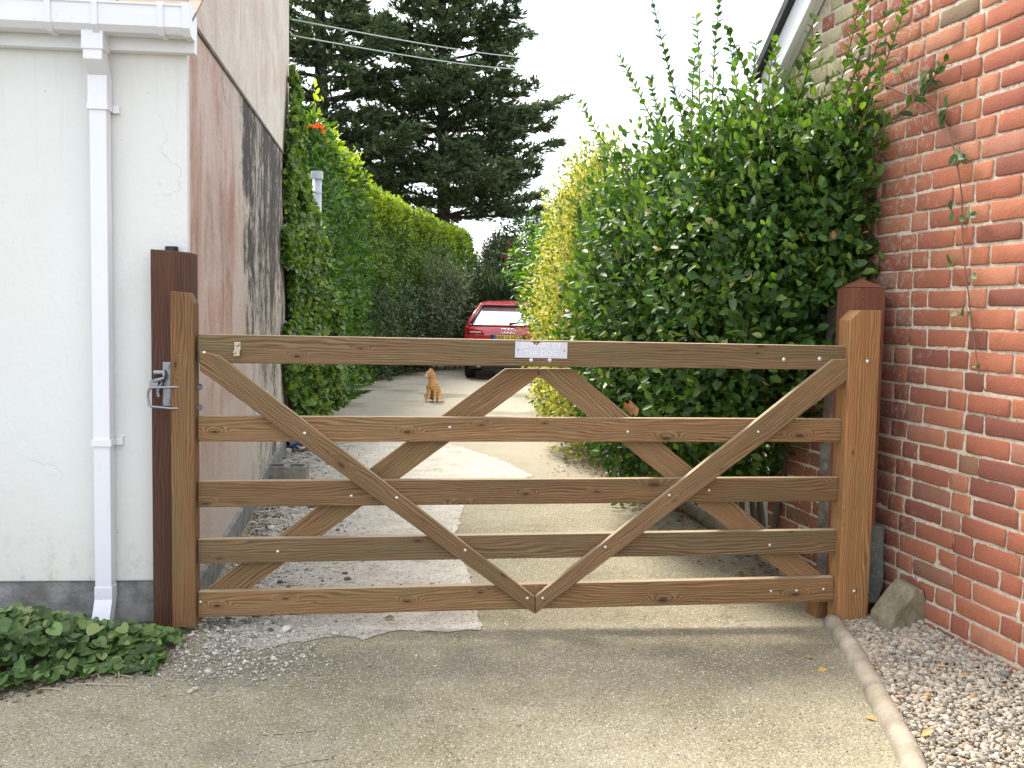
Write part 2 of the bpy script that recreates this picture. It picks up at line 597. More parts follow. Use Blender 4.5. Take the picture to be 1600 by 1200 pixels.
def m_drive():
    k = NT('worn tarmac with stone chippings', 0.9, 0.3)
    v = k.obj()
    x, y, z = k.xyz(v)
    big = k.noise(v, 0.9, 5, 0.6)
    c = k.ramp(big, [(0.32, (0.205, 0.183, 0.105)), (0.5, (0.275, 0.243, 0.152)), (0.68, (0.335, 0.3, 0.21))])
    med = k.noise(v, 7, 5, 0.6)
    c = k.mix(k.rng(med, 0.42, 0.72, 0, 0.5), c, (0.36, 0.325, 0.24))
    moss = k.noise(v, 2.1, 5, 0.65)
    c = k.mix(k.rng(moss, 0.55, 0.72, 0, 0.5), c, (0.19, 0.18, 0.095))
    # soft shadow of the gate rails painted as a darker band in the tarmac
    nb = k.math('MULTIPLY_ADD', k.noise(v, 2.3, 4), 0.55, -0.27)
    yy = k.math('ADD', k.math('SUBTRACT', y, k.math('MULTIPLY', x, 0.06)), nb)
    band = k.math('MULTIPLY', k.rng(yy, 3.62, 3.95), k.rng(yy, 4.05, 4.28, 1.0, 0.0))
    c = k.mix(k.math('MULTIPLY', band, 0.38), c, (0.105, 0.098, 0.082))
    # chippings: pale and dark flecks of stone set in the surface
    ch = k.voro(v, 95, 'F1', 'Distance')
    col = k.xyz(k.voro(v, 95, 'F1', 'Color'))
    dot = k.rng(ch, 0.40, 0.30)
    dot = k.math('SUBTRACT', 1.0, k.rng(ch, 0.28, 0.40))
    c = k.mix(k.math('MULTIPLY', dot, k.rng(col[0], 0.66, 0.70, 0, 0.9)), c, k.mix(col[1], (0.45, 0.4, 0.31), (0.76, 0.7, 0.6)))
    c = k.mix(k.math('MULTIPLY', dot, k.rng(col[0], 0.26, 0.22, 0, 0.85)), c, (0.085, 0.076, 0.055))
    ch2 = k.xyz(k.voro(v, 230, 'F1', 'Color'))
    c = k.mix(k.rng(ch2[2], 0.78, 0.82, 0, 0.45), c, (0.5, 0.45, 0.36))
    c = k.mix(k.rng(ch2[0], 0.75, 0.8, 0, 0.4), c, (0.11, 0.1, 0.075))
    ck = k.voro(k.vadd(v, k.noise(v, 2.5, 5, 0.6, out='Color')), 0.55, 'DISTANCE_TO_EDGE')
    c = k.mix(k.math('MULTIPLY', k.rng(ck, 0.0, 0.006, 0.6, 0), k.rng(k.noise(v, 1.1, 2), 0.48, 0.56)), c, (0.1, 0.09, 0.07))
    stn = k.noise(k.map(v, (1.6, 2.6, 1)), 1.0, 6, 0.62)
    c = k.mix(k.rng(stn, 0.56, 0.66, 0, 0.35), c, (0.12, 0.112, 0.09))
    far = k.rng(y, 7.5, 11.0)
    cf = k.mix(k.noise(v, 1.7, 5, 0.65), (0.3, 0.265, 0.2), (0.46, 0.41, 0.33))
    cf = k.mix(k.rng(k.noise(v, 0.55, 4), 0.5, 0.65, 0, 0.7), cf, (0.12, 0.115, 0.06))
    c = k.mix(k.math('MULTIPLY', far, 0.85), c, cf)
    k.color(c)
    k.bump(k.math('ADD', k.math('MULTIPLY', ch, -1.0), k.math('MULTIPLY', med, 1.2)), 0.7, 0.006)
    return k.m


def m_patch():
    k = NT('pale broken concrete', 0.95, 0.2)
    v = k.obj()
    nz = k.noise(v, 5, 7, 0.7)
    c = k.ramp(nz, [(0.28, (0.34, 0.31, 0.265)), (0.45, (0.58, 0.54, 0.465)), (0.66, (0.7, 0.66, 0.58))])
    cc = k.voro(v, 120, 'F1', 'Color')
    c = k.mix(k.rng(k.xyz(cc)[0], 0.8, 0.85, 0, 0.6), c, (0.14, 0.125, 0.1))
    c = k.mix(k.rng(k.xyz(cc)[1], 0.85, 0.9, 0, 0.6), c, (0.6, 0.57, 0.5))
    blk = k.noise(k.map(v, (5, 9, 5)), 1.0, 8, 0.75)
    c = k.mix(k.rng(blk, 0.62, 0.66, 0, 0.75), c, (0.13, 0.115, 0.09))
    x, y, z = k.xyz(v)
    wl_ = k.math('SUBTRACT', x, k.math('MULTIPLY_ADD', y, -0.15, -0.793))
    nw = k.noise(k.map(v, (9, 12, 9)), 1.0, 8, 0.75)
    c = k.mix(k.math('MULTIPLY', k.rng(wl_, 0.55, 0.08), k.rng(nw, 0.46, 0.52)), c, k.mix(blk, (0.07, 0.065, 0.06), (0.24, 0.225, 0.2)))
    k.color(c)
    k.bump(k.math('ADD', nz, k.voro(v, 120)), 0.7, 0.015)
    return k.m


def m_stone(name, stops):
    k = NT(name, 0.85)
    v = k.obj()
    c = k.ramp(k.island(), stops)
    nz = k.noise(v, 60, 4, 0.6)
    c = k.mix(k.rng(nz, 0.3, 0.7, 0, 0.4), c, k.mix(1.0, c, (0.6, 0.58, 0.55), 'MULTIPLY'))
    k.color(c)
    return k.m


RENDER_FRONT = m_render_front()
PINK = m_pink()
BRICK = m_brick()
MORTAR = m_mortar()
CEMENT = m_cement()
PLINTH = m_cement('grey plinth cement', (0.15, 0.15, 0.145), (0.33, 0.325, 0.31), 0.35)
KERB = m_cement('concrete edging', (0.27, 0.23, 0.17), (0.42, 0.37, 0.29), 0.15)
DRIVE = m_drive()
PATCH = m_patch()

# ================================================================== SETTING
# ground, one sheet to the horizon
kg = NT('dark soil and grass', 0.95)
gv = kg.obj()
kg.color(kg.mix(kg.noise(gv, 0.8, 6, 0.65), (0.045, 0.05, 0.02), (0.1, 0.085, 0.05)))
kg.bump(kg.noise(gv, 12, 5), 0.6, 0.03)
bm = bmesh.new()
bm.faces.new([bm.verts.new(p) for p in ((-300, -20, -0.004), (300, -20, -0.004), (300, 600, -0.004), (-300, 600, -0.004))])
tag(bmobj('ground', bm, kg.m), 'dark soil and grass surrounding the drive', kind='structure')

# kerb line on the right, near part in front of the gate and the far part behind it
KN = [(1.02, 2.0), (1.14, 2.5), tuple(G(1425, 1200)[:2]), tuple(G(1368, 1090)[:2]), tuple(G(1330, 1020)[:2]), tuple(G(1300, 978)[:2])]
KF = [(1.57, 4.72), tuple(G(1228, 892)[:2]), tuple(G(1062, 790)[:2]), tuple(G(945, 722)[:2]), (0.55, 12.5), (0.42, 15.0)]

bm = bmesh.new()
left = [(-4.0, 0.5), (-4.0, 3.0), (-2.6, 3.35), (-1.95, 3.62), (-1.5, 4.0), (-1.44, 4.5), (-1.95, 7.6), (-2.85, 13.6), (-2.95, 19), (-2.6, 21.5), (-1.4, 32)]
right = [(1.0, 0.5)] + KN + KF + [(0.5, 16.5), (1.4, 18), (2.4, 24), (3.0, 32)]
bm.faces.new([bm.verts.new((x, y, 0)) for x, y in left] + [bm.verts.new((x, y, 0)) for x, y in right[::-1]])
bmesh.ops.triangulate(bm, faces=bm.faces)
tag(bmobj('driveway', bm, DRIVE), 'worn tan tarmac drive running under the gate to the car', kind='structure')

# pale saw-cut lines in the tarmac
bm = bmesh.new()
for a, b in (((403, 1143), (409, 1206)), ((512, 1143), (521, 1186)), ((400, 1150), (514, 1140)), ((410, 1204), (521, 1184))):
    A, B = G(*a), G(*b)
    n_ = 26
    t_ = unit_ = (B - A) / np.linalg.norm(B - A)
    s_ = np.array([-t_[1], t_[0], 0])
    prev = None
    for i in range(n_ + 1):
        c_ = A + (B - A) * i / n_ + s_ * mnoise.noise((i * 0.5, A[0] * 30, A[1] * 9)) * 0.008
        wv_ = 0.0032 * (0.6 + 0.9 * random.random())
        cur = (bm.verts.new((*(c_ + s_ * wv_)[:2], 0.0035)), bm.verts.new((*(c_ - s_ * wv_)[:2], 0.0035)))
        if prev and random.random() < 0.8:
            bm.faces.new((prev[0], prev[1], cur[1], cur[0]))
        prev = cur
tag(bmobj('drive_surface_lines', bm, KERB), 'faint pale cut lines in the tarmac', kind='structure')

# pale broken concrete patch on the left, sharp right edge
bm = bmesh.new()
pts = [G(322, 1012), G(330, 935), (-1.475, 5.0, 0), (-1.83, 7.3, 0), (-2.2, 9.7, 0), G(560, 690), G(640, 678), G(725, 700), G(790, 722),
       G(835, 745), G(742, 760), G(722, 800), G(705, 860), G(735, 900), G(752, 985), G(640, 988), G(560, 1000), G(480, 1004), G(400, 1018)]
pp_ = []
for i, p in enumerate(pts):
    q = pts[(i + 1) % len(pts)]
    for t in np.arange(0, 1, 0.03 / max(0.03, math.dist(p[:2], q[:2]))):
        x, y = p[0] + (q[0] - p[0]) * t, p[1] + (q[1] - p[1]) * t
        am = 0.10 if (i >= 15 or i == 0) else 0.05
        pp_.append((x + mnoise.noise((x * 9, y * 9, 0)) * am * 0.6 + mnoise.noise((x * 40, y * 40, 2)) * 0.012, y + mnoise.noise((x * 7, y * 7, 5)) * am + mnoise.noise((x * 40, y * 40, 8)) * 0.014))
bm.faces.new([bm.verts.new((p[0], p[1], 0.004)) for p in pp_])
bmesh.ops.triangulate(bm, faces=bm.faces)
tag(bmobj('concrete_path', bm, PATCH), 'pale broken concrete strip with debris along the stained wall', kind='structure')


# scattered stones --------------------------------------------------------
def stones(name, pos, size, mat, flat=0.65, sub=1):
    bm = bmesh.new()
    bmesh.ops.create_icosphere(bm, subdivisions=sub, radius=1.0)
    v0 = np.array([v.co for v in bm.verts])
    f0 = np.array([[v.index for v in f.verts] for f in bm.faces])
    bm.free()
    N = len(pos)
    V = np.repeat(v0[None], N, 0) * (1 + rng.uniform(-0.28, 0.28, (N, len(v0), 1)))
    V = V * np.stack([rng.uniform(0.7, 1.35, N), rng.uniform(0.6, 1.0, N), rng.uniform(flat * 0.6, flat * 1.2, N)], 1)[:, None, :]
    a = rng.uniform(0, 6.28, N)
    tl = rng.uniform(-0.5, 0.5, N)
    ca, sa, ct, s_t = np.cos(a), np.sin(a), np.cos(tl), np.sin(tl)
    X = V[..., 0] * ct[:, None] + V[..., 2] * s_t[:, None]
    Z = -V[..., 0] * s_t[:, None] + V[..., 2] * ct[:, None]
    Y = V[..., 1]
    V = np.stack([X * ca[:, None] - Y * sa[:, None], X * sa[:, None] + Y * ca[:, None], Z], -1)
    V = V * np.asarray(size)[:, None, None] + np.asarray(pos)[:, None, :]
    Fs = (f0[None] + (np.arange(N) * len(v0))[:, None, None]).reshape(-1, 3)
    return npobj(name, V.reshape(-1, 3), Fs, mat)


WX0, WY0 = 2.03, 3.735                   # brick wall: a point on its base line
wall_dir = np.array([-0.202, 0.979, 0.0])
wall_dir /= np.linalg.norm(wall_dir)
wall_n = np.array([-wall_dir[1], wall_dir[0], 0.0])     # towards the lane


def wallx(Y):
    return WX0 + (Y - WY0) * wall_dir[0] / wall_dir[1]


def kerbx(Y):
    ys = [p[1] for p in KN]
    xs = [p[0] for p in KN]
    return np.interp(Y, ys, xs)


def gravel_z(x, y):
    f = (x - kerbx(y)) / np.maximum(wallx(y) - kerbx(y), 0.05)
    return 0.012 + 0.055 * np.clip(f, 0, 1) ** 1.5


# gravel bed + gravel
bm = bmesh.new()
rows = []
for y in np.linspace(1.9, 4.66, 24):
    a, b = kerbx(y) + 0.01, wallx(y) + 0.02
    rows.append([bm.verts.new((x, y, gravel_z(x, y) - 0.006)) for x in np.linspace(a, b, 8)])
for r0, r1 in zip(rows, rows[1:]):
    for i in range(7):
        bm.faces.new((r0[i], r0[i + 1], r1[i + 1], r1[i]))
tag(bmobj('gravel_bed_ground', bm, m_cement('sandy gravel bed', (0.2, 0.165, 0.115), (0.32, 0.27, 0.2), 0.1), smooth=True),
    'sandy bed under the gravel strip', kind='structure')
N = 17000
y = rng.uniform(2.2, 4.62, N)
x = kerbx(y) + 0.045 + (wallx(y) - kerbx(y) - 0.05) * rng.uniform(0, 1, N)
sz = np.clip(rng.lognormal(math.log(0.0067), 0.45, N), 0.0028, 0.021)
g = stones('gravel', np.stack([x, y, gravel_z(x, y) + sz * 0.25 + rng.uniform(0, 0.008, N)], 1), sz,
           m_stone('gravel stones', [(0.0, (0.19, 0.18, 0.155)), (0.2, (0.33, 0.305, 0.255)), (0.45, (0.45, 0.395, 0.305)), (0.7, (0.55, 0.48, 0.37)),
                                     (0.86, (0.54, 0.5, 0.43)), (0.95, (0.38, 0.25, 0.15))]))
tag(g, 'mixed grey and cream gravel between the edging and brick wall', 'gravel', kind='stuff')

# loose chippings and rubble on the concrete strip and round the left post
N = 3400
t = rng.uniform(0, 1, N) ** 1.1
yy = 4.25 + 6.2 * t
xl = -1.43 - 0.15 * (yy - 4.485)
xx = xl + np.abs(rng.normal(0, 0.42, N)) * (0.5 + 0.5 * rng.uniform(0, 1, N))
sz = np.clip(rng.lognormal(math.log(0.007), 0.55, N), 0.003, 0.045)
m_ = (xx < 0.6)
tag(stones('rubble', np.stack([xx, yy, 0.004 + sz * 0.25], 1)[m_], sz[m_],
           m_stone('rubble stones', [(0, (0.1, 0.09, 0.08)), (0.2, (0.25, 0.23, 0.2)), (0.4, (0.5, 0.465, 0.41)), (0.95, (0.68, 0.64, 0.57))]), flat=0.5),
    'loose chippings and broken bits on the concrete strip', 'rubble', kind='stuff')

N = 2600
xx, yy = -1.2 + rng.normal(0, 0.24, N), 4.05 + rng.normal(0, 0.17, N)
sz = np.clip(rng.lognormal(math.log(0.0036), 0.5, N), 0.0015, 0.016)
k_ = xx > -1.42
tag(stones('chippings', np.stack([xx, yy, 0.003 + sz * 0.2], 1)[k_], sz[k_], m_stone('pale chippings', [(0, (0.2, 0.185, 0.16)), (0.4, (0.45, 0.42, 0.36)), (1, (0.66, 0.62, 0.54))]), flat=0.6),
    'pale crumbled chippings round the foot of the closing stile', 'chippings', kind='stuff')

# small pale grit loose on the tarmac near the camera
N = 2600
yy = rng.uniform(2.6, 4.5, N)
xx = rng.uniform(-1.9, 1.35, N)
k_ = (xx < kerbx(yy) - 0.03) & (xx > -1.35 - (4.4 - yy) * 0.75)
sz = np.clip(rng.lognormal(math.log(0.0028), 0.35, N), 0.0015, 0.008)
tag(stones('grit', np.stack([xx, yy, 0.001 + sz * 0.2], 1)[k_], sz[k_],
           m_stone('grit stones', [(0, (0.16, 0.14, 0.11)), (0.5, (0.36, 0.33, 0.26)), (1.0, (0.6, 0.56, 0.48))]), flat=0.6),
    'fine pale grit lying loose on the tarmac', 'grit', kind='stuff')


# kerbs: rounded concrete edging, laid in lengths
def edging(name, pts, label, r=0.04, lift=0.02):
    path = smooth_path([(p[0], p[1], lift) for p in pts], 8)
    root = None
    bm = bmesh.new()
    rings = []
    for i, p in enumerate(path):
        t = np.array(path[min(i + 1, len(path) - 1)]) - np.array(path[max(i - 1, 0)])
        t = Vector(t).normalized()
        a = Vector((t.y, -t.x, 0))
        jit = 1 + 0.08 * mnoise.noise(Vector(p) * 9)
        ring = []
        for q in range(9):
            an = math.pi * q / 8
            ring.append(bm.verts.new(Vector(p) + a * math.cos(an) * r * jit + Vector((0, 0, math.sin(an) * r * jit))))
        b0 = bm.verts.new(Vector(p) + a * -r * jit + Vector((0, 0, -0.05)))
        b1 = bm.verts.new(Vector(p) + a * r * jit + Vector((0, 0, -0.05)))
        rings.append([b1] + ring + [b0])
    n = len(rings[0])
    for r0, r1 in zip(rings, rings[1:]):
        for q in range(n - 1):
            bm.faces.new((r0[q], r0[q + 1], r1[q + 1], r1[q]))
    bm.faces.new(rings[0][::-1])
    bm.faces.new(rings[-1])
    o = bmobj(name, bm, KERB, smooth=True)
    return tag(o, label, kind='structure')


edging('kerb', KN[:4], 'rounded concrete edging nearest the camera beside the gravel')
edging('kerb', [(KN[3][0] + 0.006, KN[3][1] + 0.02)] + KN[4:], 'rounded concrete edging ending at the gate post')
edging('kerb', KF, 'mossy concrete edging behind the gate under the green bush', 0.055, 0.03)

# ------------------------------------------------------------------ left cottage
C0 = np.array([-1.466, 4.485, 0.0])
FR = math.atan2(0.097, 0.995)
house = empty('cottage', C0, FR, 'white rendered cottage with pink stained side wall, white gutter above', 'house')
# front wall (local x along the front, negative = left; y<0 towards the camera)
bmobj('front_wall', box_bm(-3.6, 0, 0, 0.05, 0.19, 2.68, bevel=0.006), RENDER_FRONT, house)
bmobj('plinth', box_bm(-3.6, 0.0, 0.012, 0.05, -0.1, 0.188, bevel=0.004), PLINTH, house)
# side (gable) wall along the lane, local frame relative to the cottage
sdir = np.array([-0.15, 1.0, 0.0])
sdir /= np.linalg.norm(sdir)
sang = math.atan2(sdir[1], sdir[0]) - FR
SL = 6.0
bm = prism_bm([(0.26, 0.15), (SL, 0.15), (SL, 4.8), (2.6, 4.8), (0.26, 2.98)], 0.0, 0.3)
side = bmobj('side_wall', bm, PINK, house, rot=(0, 0, sang))
bm = prism_bm([(0.052, -0.1), (SL, -0.1), (SL, 0.148), (0.052, 0.148)], -0.02, 0.28, 0.006)
bmobj('side_plinth', bm, PLINTH, house, rot=(0, 0, sang))
sn = np.array([sdir[1], -sdir[0], 0])      # towards the lane
ps0, ps1 = Wp(316, 62, C0, sn), Wp(446, 246, C0, sn)
s0, s1 = np.dot(ps0 - C0, sdir), np.dot(ps1 - C0, sdir)
sl_ = (ps1[2] - ps0[2]) / (s1 - s0)
z0_ = ps0[2] - s0 * sl_
print('ledge', s0, ps0[2], s1, ps1[2], 'slope', sl_, 'z0', z0_)
bm = prism_bm([(0.05, z0_ - 0.005 + 0.05 * sl_), (SL - 0.02, z0_ + SL * sl_ - 0.005), (SL - 0.02, z0_ + SL * sl_ + 0.018), (0.05, z0_ + 0.018 + 0.05 * sl_)], -0.010, 0.02, 0.004)
bmobj('string_course', bm, m_cement('string course cement', (0.07, 0.055, 0.045), (0.2, 0.17, 0.14), 0.5), house, rot=(0, 0, sang))
# corner return that closes front wall and gable
bm = prism_bm([(0.052, 0.15), (0.258, 0.15), (0.258, 2.98), (0.052, 2.70)], 0.001, 0.03)
bmobj('corner_wall', bm, PINK, house, rot=(0, 0, sang))
# roof slab of slates
kr = NT('brown slates', 0.8)
rv = kr.obj()
kr.color(kr.mix(kr.noise(rv, 12, 6, 0.7), (0.12, 0.085, 0.055), (0.36, 0.28, 0.19)))
SLATE = kr.m
bm = bmesh.new()
pitch = math.radians(38)
for i in range(12):
    d0, d1 = i * 0.24 - 0.16, i * 0.24 + 0.14
    ya, yb = d0 * math.cos(pitch), d1 * math.cos(pitch)
    za, zb = 2.765 + d0 * math.sin(pitch), 2.765 + d1 * math.sin(pitch)
    xoff = (i % 2) * 0.15
    for j in range(-13, 1):
        xa, xb = j * 0.3 - xoff, j * 0.3 + 0.296 - xoff
        xb = min(xb, 0.055)
        if xb - xa < 0.03:
            continue
        dz = rng.uniform(-0.003, 0.003)
        vs = [bm.verts.new(c) for c in ((xa, ya, za + 0.012 + dz), (xb, ya, za + 0.012 + dz), (xb, yb, zb + dz), (xa, yb, zb + dz),
                                        (xa, ya, za + dz), (xb, ya, za + dz), (xb, yb, zb - 0.012 + dz), (xa, yb, zb - 0.012 + dz))]
        for f in ((0, 1, 2, 3), (7, 6, 5, 4), (4, 5, 1, 0), (5, 6, 2, 1), (6, 7, 3, 2), (7, 4, 0, 3)):
            bm.faces.new([vs[q] for q in f])
bmobj('roof', bm, SLATE, house)
bmobj('fascia', box_bm(-3.6, 0.045, -0.055, -0.001, 2.552, 2.715, bevel=0.004), PVCD, house)
# gutter: square channel
bm = bmesh.new()
prof = [(-0.056, 2.710), (-0.056, 2.620), (-0.075, 2.605), (-0.15, 2.605), (-0.172, 2.630), (-0.172, 2.717), (-0.178, 2.717), (-0.178, 2.725), (-0.164, 2.725),
        (-0.164, 2.635), (-0.145, 2.613), (-0.08, 2.613), (-0.064, 2.625), (-0.064, 2.710)]
a = [bm.verts.new((-3.6, p[0], p[1])) for p in prof]
b = [bm.verts.new((0.045, p[0], p[1])) for p in prof]
for i in range(len(prof)):
    j = (i + 1) % len(prof)
    bm.faces.new((a[i], a[j], b[j], b[i]))
bm.faces.new(a[::-1])
bm.faces.new(b)
gut = bmobj('gutter', bm, PVC, house)
outer = [(-0.054, 2.713), (-0.054, 2.617), (-0.074, 2.599), (-0.152, 2.599), (-0.178, 2.627), (-0.182, 2.715), (-0.182, 2.729), (-0.16, 2.729), (-0.054, 2.723)]


def gutter_band(x0, x1, name, g=0.0):
    bm = bmesh.new()
    cy, cz = -0.118, 2.665
    pr = [(cy + (p[0] - cy) * (1 + g), cz + (p[1] - cz) * (1 + g)) for p in outer]
    a = [bm.verts.new((x0, *p)) for p in pr]
    b = [bm.verts.new((x1, *p)) for p in pr]
    bm.faces.new(a[::-1])
    bm.faces.new(b)
    for i in range(len(pr)):
        j = (i + 1) % len(pr)
        bm.faces.new((a[i], a[j], b[j], b[i]))
    return bmobj(name, bm, PVC, gut)


gutter_band(0.02, 0.052, 'end_cap', 0.03)
for xx in (-0.07, -0.34, -0.53, -0.78, -0.86, -1.35):
    gutter_band(xx - 0.012, xx + 0.012, 'gutter_bracket', 0.03)

# downpipe (a thing of its own would not lift off: part of the cottage)
dp = empty('downpipe', (0, 0, 0), 0, None, None)
dp.parent = house
dpx = -0.452


def at_front(px):
    q = Wp(px, 500, C0 + np.array([0.097, -0.995, 0]) * 0.07, np.array([0.097, -0.995, 0.0]))
    return (q - C0)[0] * 0.995 + (q - C0)[1] * 0.097


dpx = at_front(158)
W2 = 0.036
bm = box_bm(dpx - W2, dpx + W2, -0.085, -0.015, 0.13, 2.43, bevel=0.005)
bmobj('pipe', bm, PVC, dp)
bm = prism_bm([(-0.085, 2.431), (-0.015, 2.431), (-0.058, 2.51), (-0.058, 2.60), (-0.148, 2.60), (-0.148, 2.49)], dpx - W2 - 0.004, dpx + W2 + 0.004, 0.004)
bmesh.ops.transform(bm, matrix=Matrix(((0, 1, 0, 0), (1, 0, 0, 0), (0, 0, 1, 0), (0, 0, 0, 1))), verts=bm.verts)
bmobj('swan_neck', bm, PVC, dp)
bmobj('outlet', box_bm(dpx - W2 - 0.009, dpx + W2 + 0.009, -0.153, -0.055, 2.53, 2.618, bevel=0.004), PVC, dp)
bm = box_bm(dpx - W2 - 0.005, dpx + W2 + 0.005, -0.09, -0.01, 2.30, 2.44, bevel=0.004)
bmobj('socket', bm, PVC, dp)
for zc in (2.305, 0.835):
    bm = bmesh.new()
    add_box(bm, dpx - W2 - 0.007, dpx + W2 + 0.007, -0.093, -0.008, zc - 0.014, zc + 0.014)
    add_box(bm, dpx + W2 + 0.008, dpx + W2 + 0.036, -0.02, -0.001, zc - 0.016, zc + 0.016)
    bmobj('pipe_clip', bm, PVC, dp)
bm = prism_bm([(-0.088, 0.185), (-0.012, 0.185), (-0.012, 0.13), (-0.06, 0.03), (-0.14, 0.03), (-0.088, 0.128)], dpx - W2 - 0.003, dpx + W2 + 0.003, 0.003)
bmesh.ops.transform(bm, matrix=Matrix(((0, 1, 0, 0), (1, 0, 0, 0), (0, 0, 1, 0), (0, 0, 0, 1))), verts=bm.verts)
bmobj('shoe', bm, PVC, dp)

# ------------------------------------------------------------------ right brick gable with bargeboard
bang = math.atan2(wall_dir[1], wall_dir[0])
bh = empty('brick_house', (WX0, WY0, 0), bang, 'red brick gable wall with cream mortar, bramble creeping over it', 'house')


def gable_z(s):
    return 2.93 + 0.80 * (2.28 - s)


ST, HD, CR, J = 0.266, 0.120, 0.088, 0.0138
V, Fq = [], []
nu, nv = 7, 5
uu = np.array([0, 0.03, 0.25, 0.5, 0.75, 0.97, 1.0])
vv_ = np.array([0, 0.07, 0.5, 0.93, 1.0])
row = 0
z = 0.01
SMIN, SMAX = -1.25, 2.28
while z < 3.9:
    s = SMIN - rng.uniform(0.0, 0.03) - (0.0 if row % 2 else 0.19)
    k = row % 2
    while s < SMAX:
        L = (ST if k % 2 == 0 else HD) * rng.uniform(0.97, 1.03)
        a, b = max(s, SMIN), min(s + L, SMAX)
        s += L + J * rng.uniform(0.8, 1.25)
        k += 1
        if b - a < 0.03 or z + 0.075 > gable_z(b):
            continue
        zb, zt = z + rng.uniform(-0.003, 0.003), z + CR - J + rng.uniform(-0.003, 0.003)
        off = rng.uniform(-0.003, 0.004)
        tilt = rng.uniform(-0.004, 0.004, 2)
        base = len(V)
        sd_ = rng.uniform(0, 100)
        for iv in range(nv):
            for iu in range(nu):
                ss = a + (b - a) * uu[iu]
                zz = zb + (zt - zb) * vv_[iv]
                e = (iu in (0, nu - 1)) + (iv in (0, nv - 1))
                ss += mnoise.noise((ss * 40, zz * 40, sd_)) * 0.0048
                zz += mnoise.noise((ss * 40, zz * 40, sd_ + 9)) * 0.004
                if e == 2:      # rounded corners
                    ss += (0.004 if iu == 0 else -0.004) * rng.uniform(0.0, 1.5)
                    zz += (0.004 if iv == 0 else -0.004) * rng.uniform(0.0, 1.5)
                d = (0.0, -0.0025, -0.0045)[e] + off + tilt[0] * (uu[iu] - 0.5) + tilt[1] * (vv_[iv] - 0.5)
                d += mnoise.noise((ss * 22, zz * 22, sd_)) * 0.0022
                V.append((ss, d, zz))
        # skirt
        edge = [iu for iu in range(nu)] + [nu * iv + nu - 1 for iv in range(1, nv)] + [nu * (nv - 1) + iu for iu in range(nu - 2, -1, -1)] + [nu * iv for iv in range(nv - 2, 0, -1)]
        sk = len(V)
        for q in edge:
            p = V[base + q]
            V.append((p[0], -0.045, p[2]))
        for iv in range(nv - 1):
            for iu in range(nu - 1):
                i0 = base + iv * nu + iu
                Fq.append((i0 + 1, i0, i0 + nu, i0 + nu + 1))
        ne = len(edge)
        for q in range(ne):
            Fq.append((base + edge[q], base + edge[(q + 1) % ne], sk + (q + 1) % ne, sk + q))
    z += CR
    row += 1
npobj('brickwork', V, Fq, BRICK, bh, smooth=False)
# mortar: a finely modelled sheet a little behind the brick faces
ns, nz_ = 300, 330
V, Fq = [], []
for j in range(nz_ + 1):
    for i in range(ns + 1):
        s = SMIN + (SMAX - SMIN) * i / ns
        zz = -0.05 + (gable_z(s) - 0.02 + 0.05) * j / nz_ * 1.0
        zz = min(zz, gable_z(s) - 0.02)
        n_ = mnoise.noise((s * 45, zz * 45, 3.3)) * 0.0045 + mnoise.noise((s * 12, zz * 12, 7.7)) * 0.003
        V.append((s, -0.0060 + n_ * 0.75, zz))
for j in range(nz_):
    for i in range(ns):
        q = j * (ns + 1) + i
        Fq.append((q + 1, q, q + ns + 1, q + ns + 2))
npobj('mortar', V, Fq, MORTAR, bh)
bm = prism_bm([(SMIN, -0.1), (SMAX - 0.01, -0.1), (SMAX - 0.01, gable_z(SMAX)), (SMIN, gable_z(SMIN))], -0.4, -0.05)
bmobj('wall_core', bm, MORTAR, bh)
# bargeboard and slate edge
SE = SMAX + 0.12
bm = prism_bm([(SE, gable_z(SE) - 0.14), (SE, gable_z(SE) + 0.06), (0.2, gable_z(0.2) + 0.06), (0.2, gable_z(0.2) - 0.14)], 0.05, 0.085, 0.003)
bmobj('bargeboard', bm, PVCD, bh)
bm = prism_bm([(SE, gable_z(SE) - 0.12), (SE, gable_z(SE) - 0.095), (0.2, gable_z(0.2) - 0.095), (0.2, gable_z(0.2) - 0.12)], 0.003, 0.05)
bmobj('soffit', bm, PVCD, bh)
bm = prism_bm([(SE + 0.06, gable_z(SE) + 0.02), (SE + 0.06, gable_z(SE) + 0.09), (0.2, gable_z(0.2) + 0.13), (0.2, gable_z(0.2) + 0.063)], -1.6, 0.12, 0.004)
bmobj('roof', bm, simple('dark slate', (0.035, 0.035, 0.04), 0.7, 0, 0.3, 20, 0.5), bh)

# cement-smeared pier just behind the hanging stile
PW = np.array([wallx(4.86) - 0.005, 4.86, 0])
bm = box_bm(-0.13, 0.1, 0, 0.35, -0.05, 1.52, bevel=0.02, seg=3)
bmesh.ops.subdivide_edges(bm, edges=bm.edges, cuts=5, use_grid_fill=True)
for v in bm.verts:
    v.co += Vector((mnoise.noise(v.co * 7), mnoise.noise(v.co * 7 + Vector((9, 0, 0))), 0)) * 0.012
kp = NT('smeared cement over brick', 0.9)
pv = kp.obj()
nz = kp.noise(pv, 9, 7, 0.7)
c = kp.ramp(nz, [(0.3, (0.09, 0.085, 0.07)), (0.5, (0.2, 0.19, 0.165)), (0.7, (0.3, 0.285, 0.25))])
bt = kp.n('ShaderNodeTexBrick')
kp.put(bt.inputs['Vector'], kp.comb(kp.xyz(pv)[0], kp.xyz(pv)[2], 0.0))
bt.inputs['Scale'].default_value = 1.0
bt.inputs['Brick Width'].default_value = 0.24
bt.inputs['Row Height'].default_value = 0.088
bt.inputs['Mortar Size'].default_value = 0.007
c = kp.mix(kp.math('MULTIPLY', bt.outputs['Fac'], 0.4), c, (0.09, 0.08, 0.07))
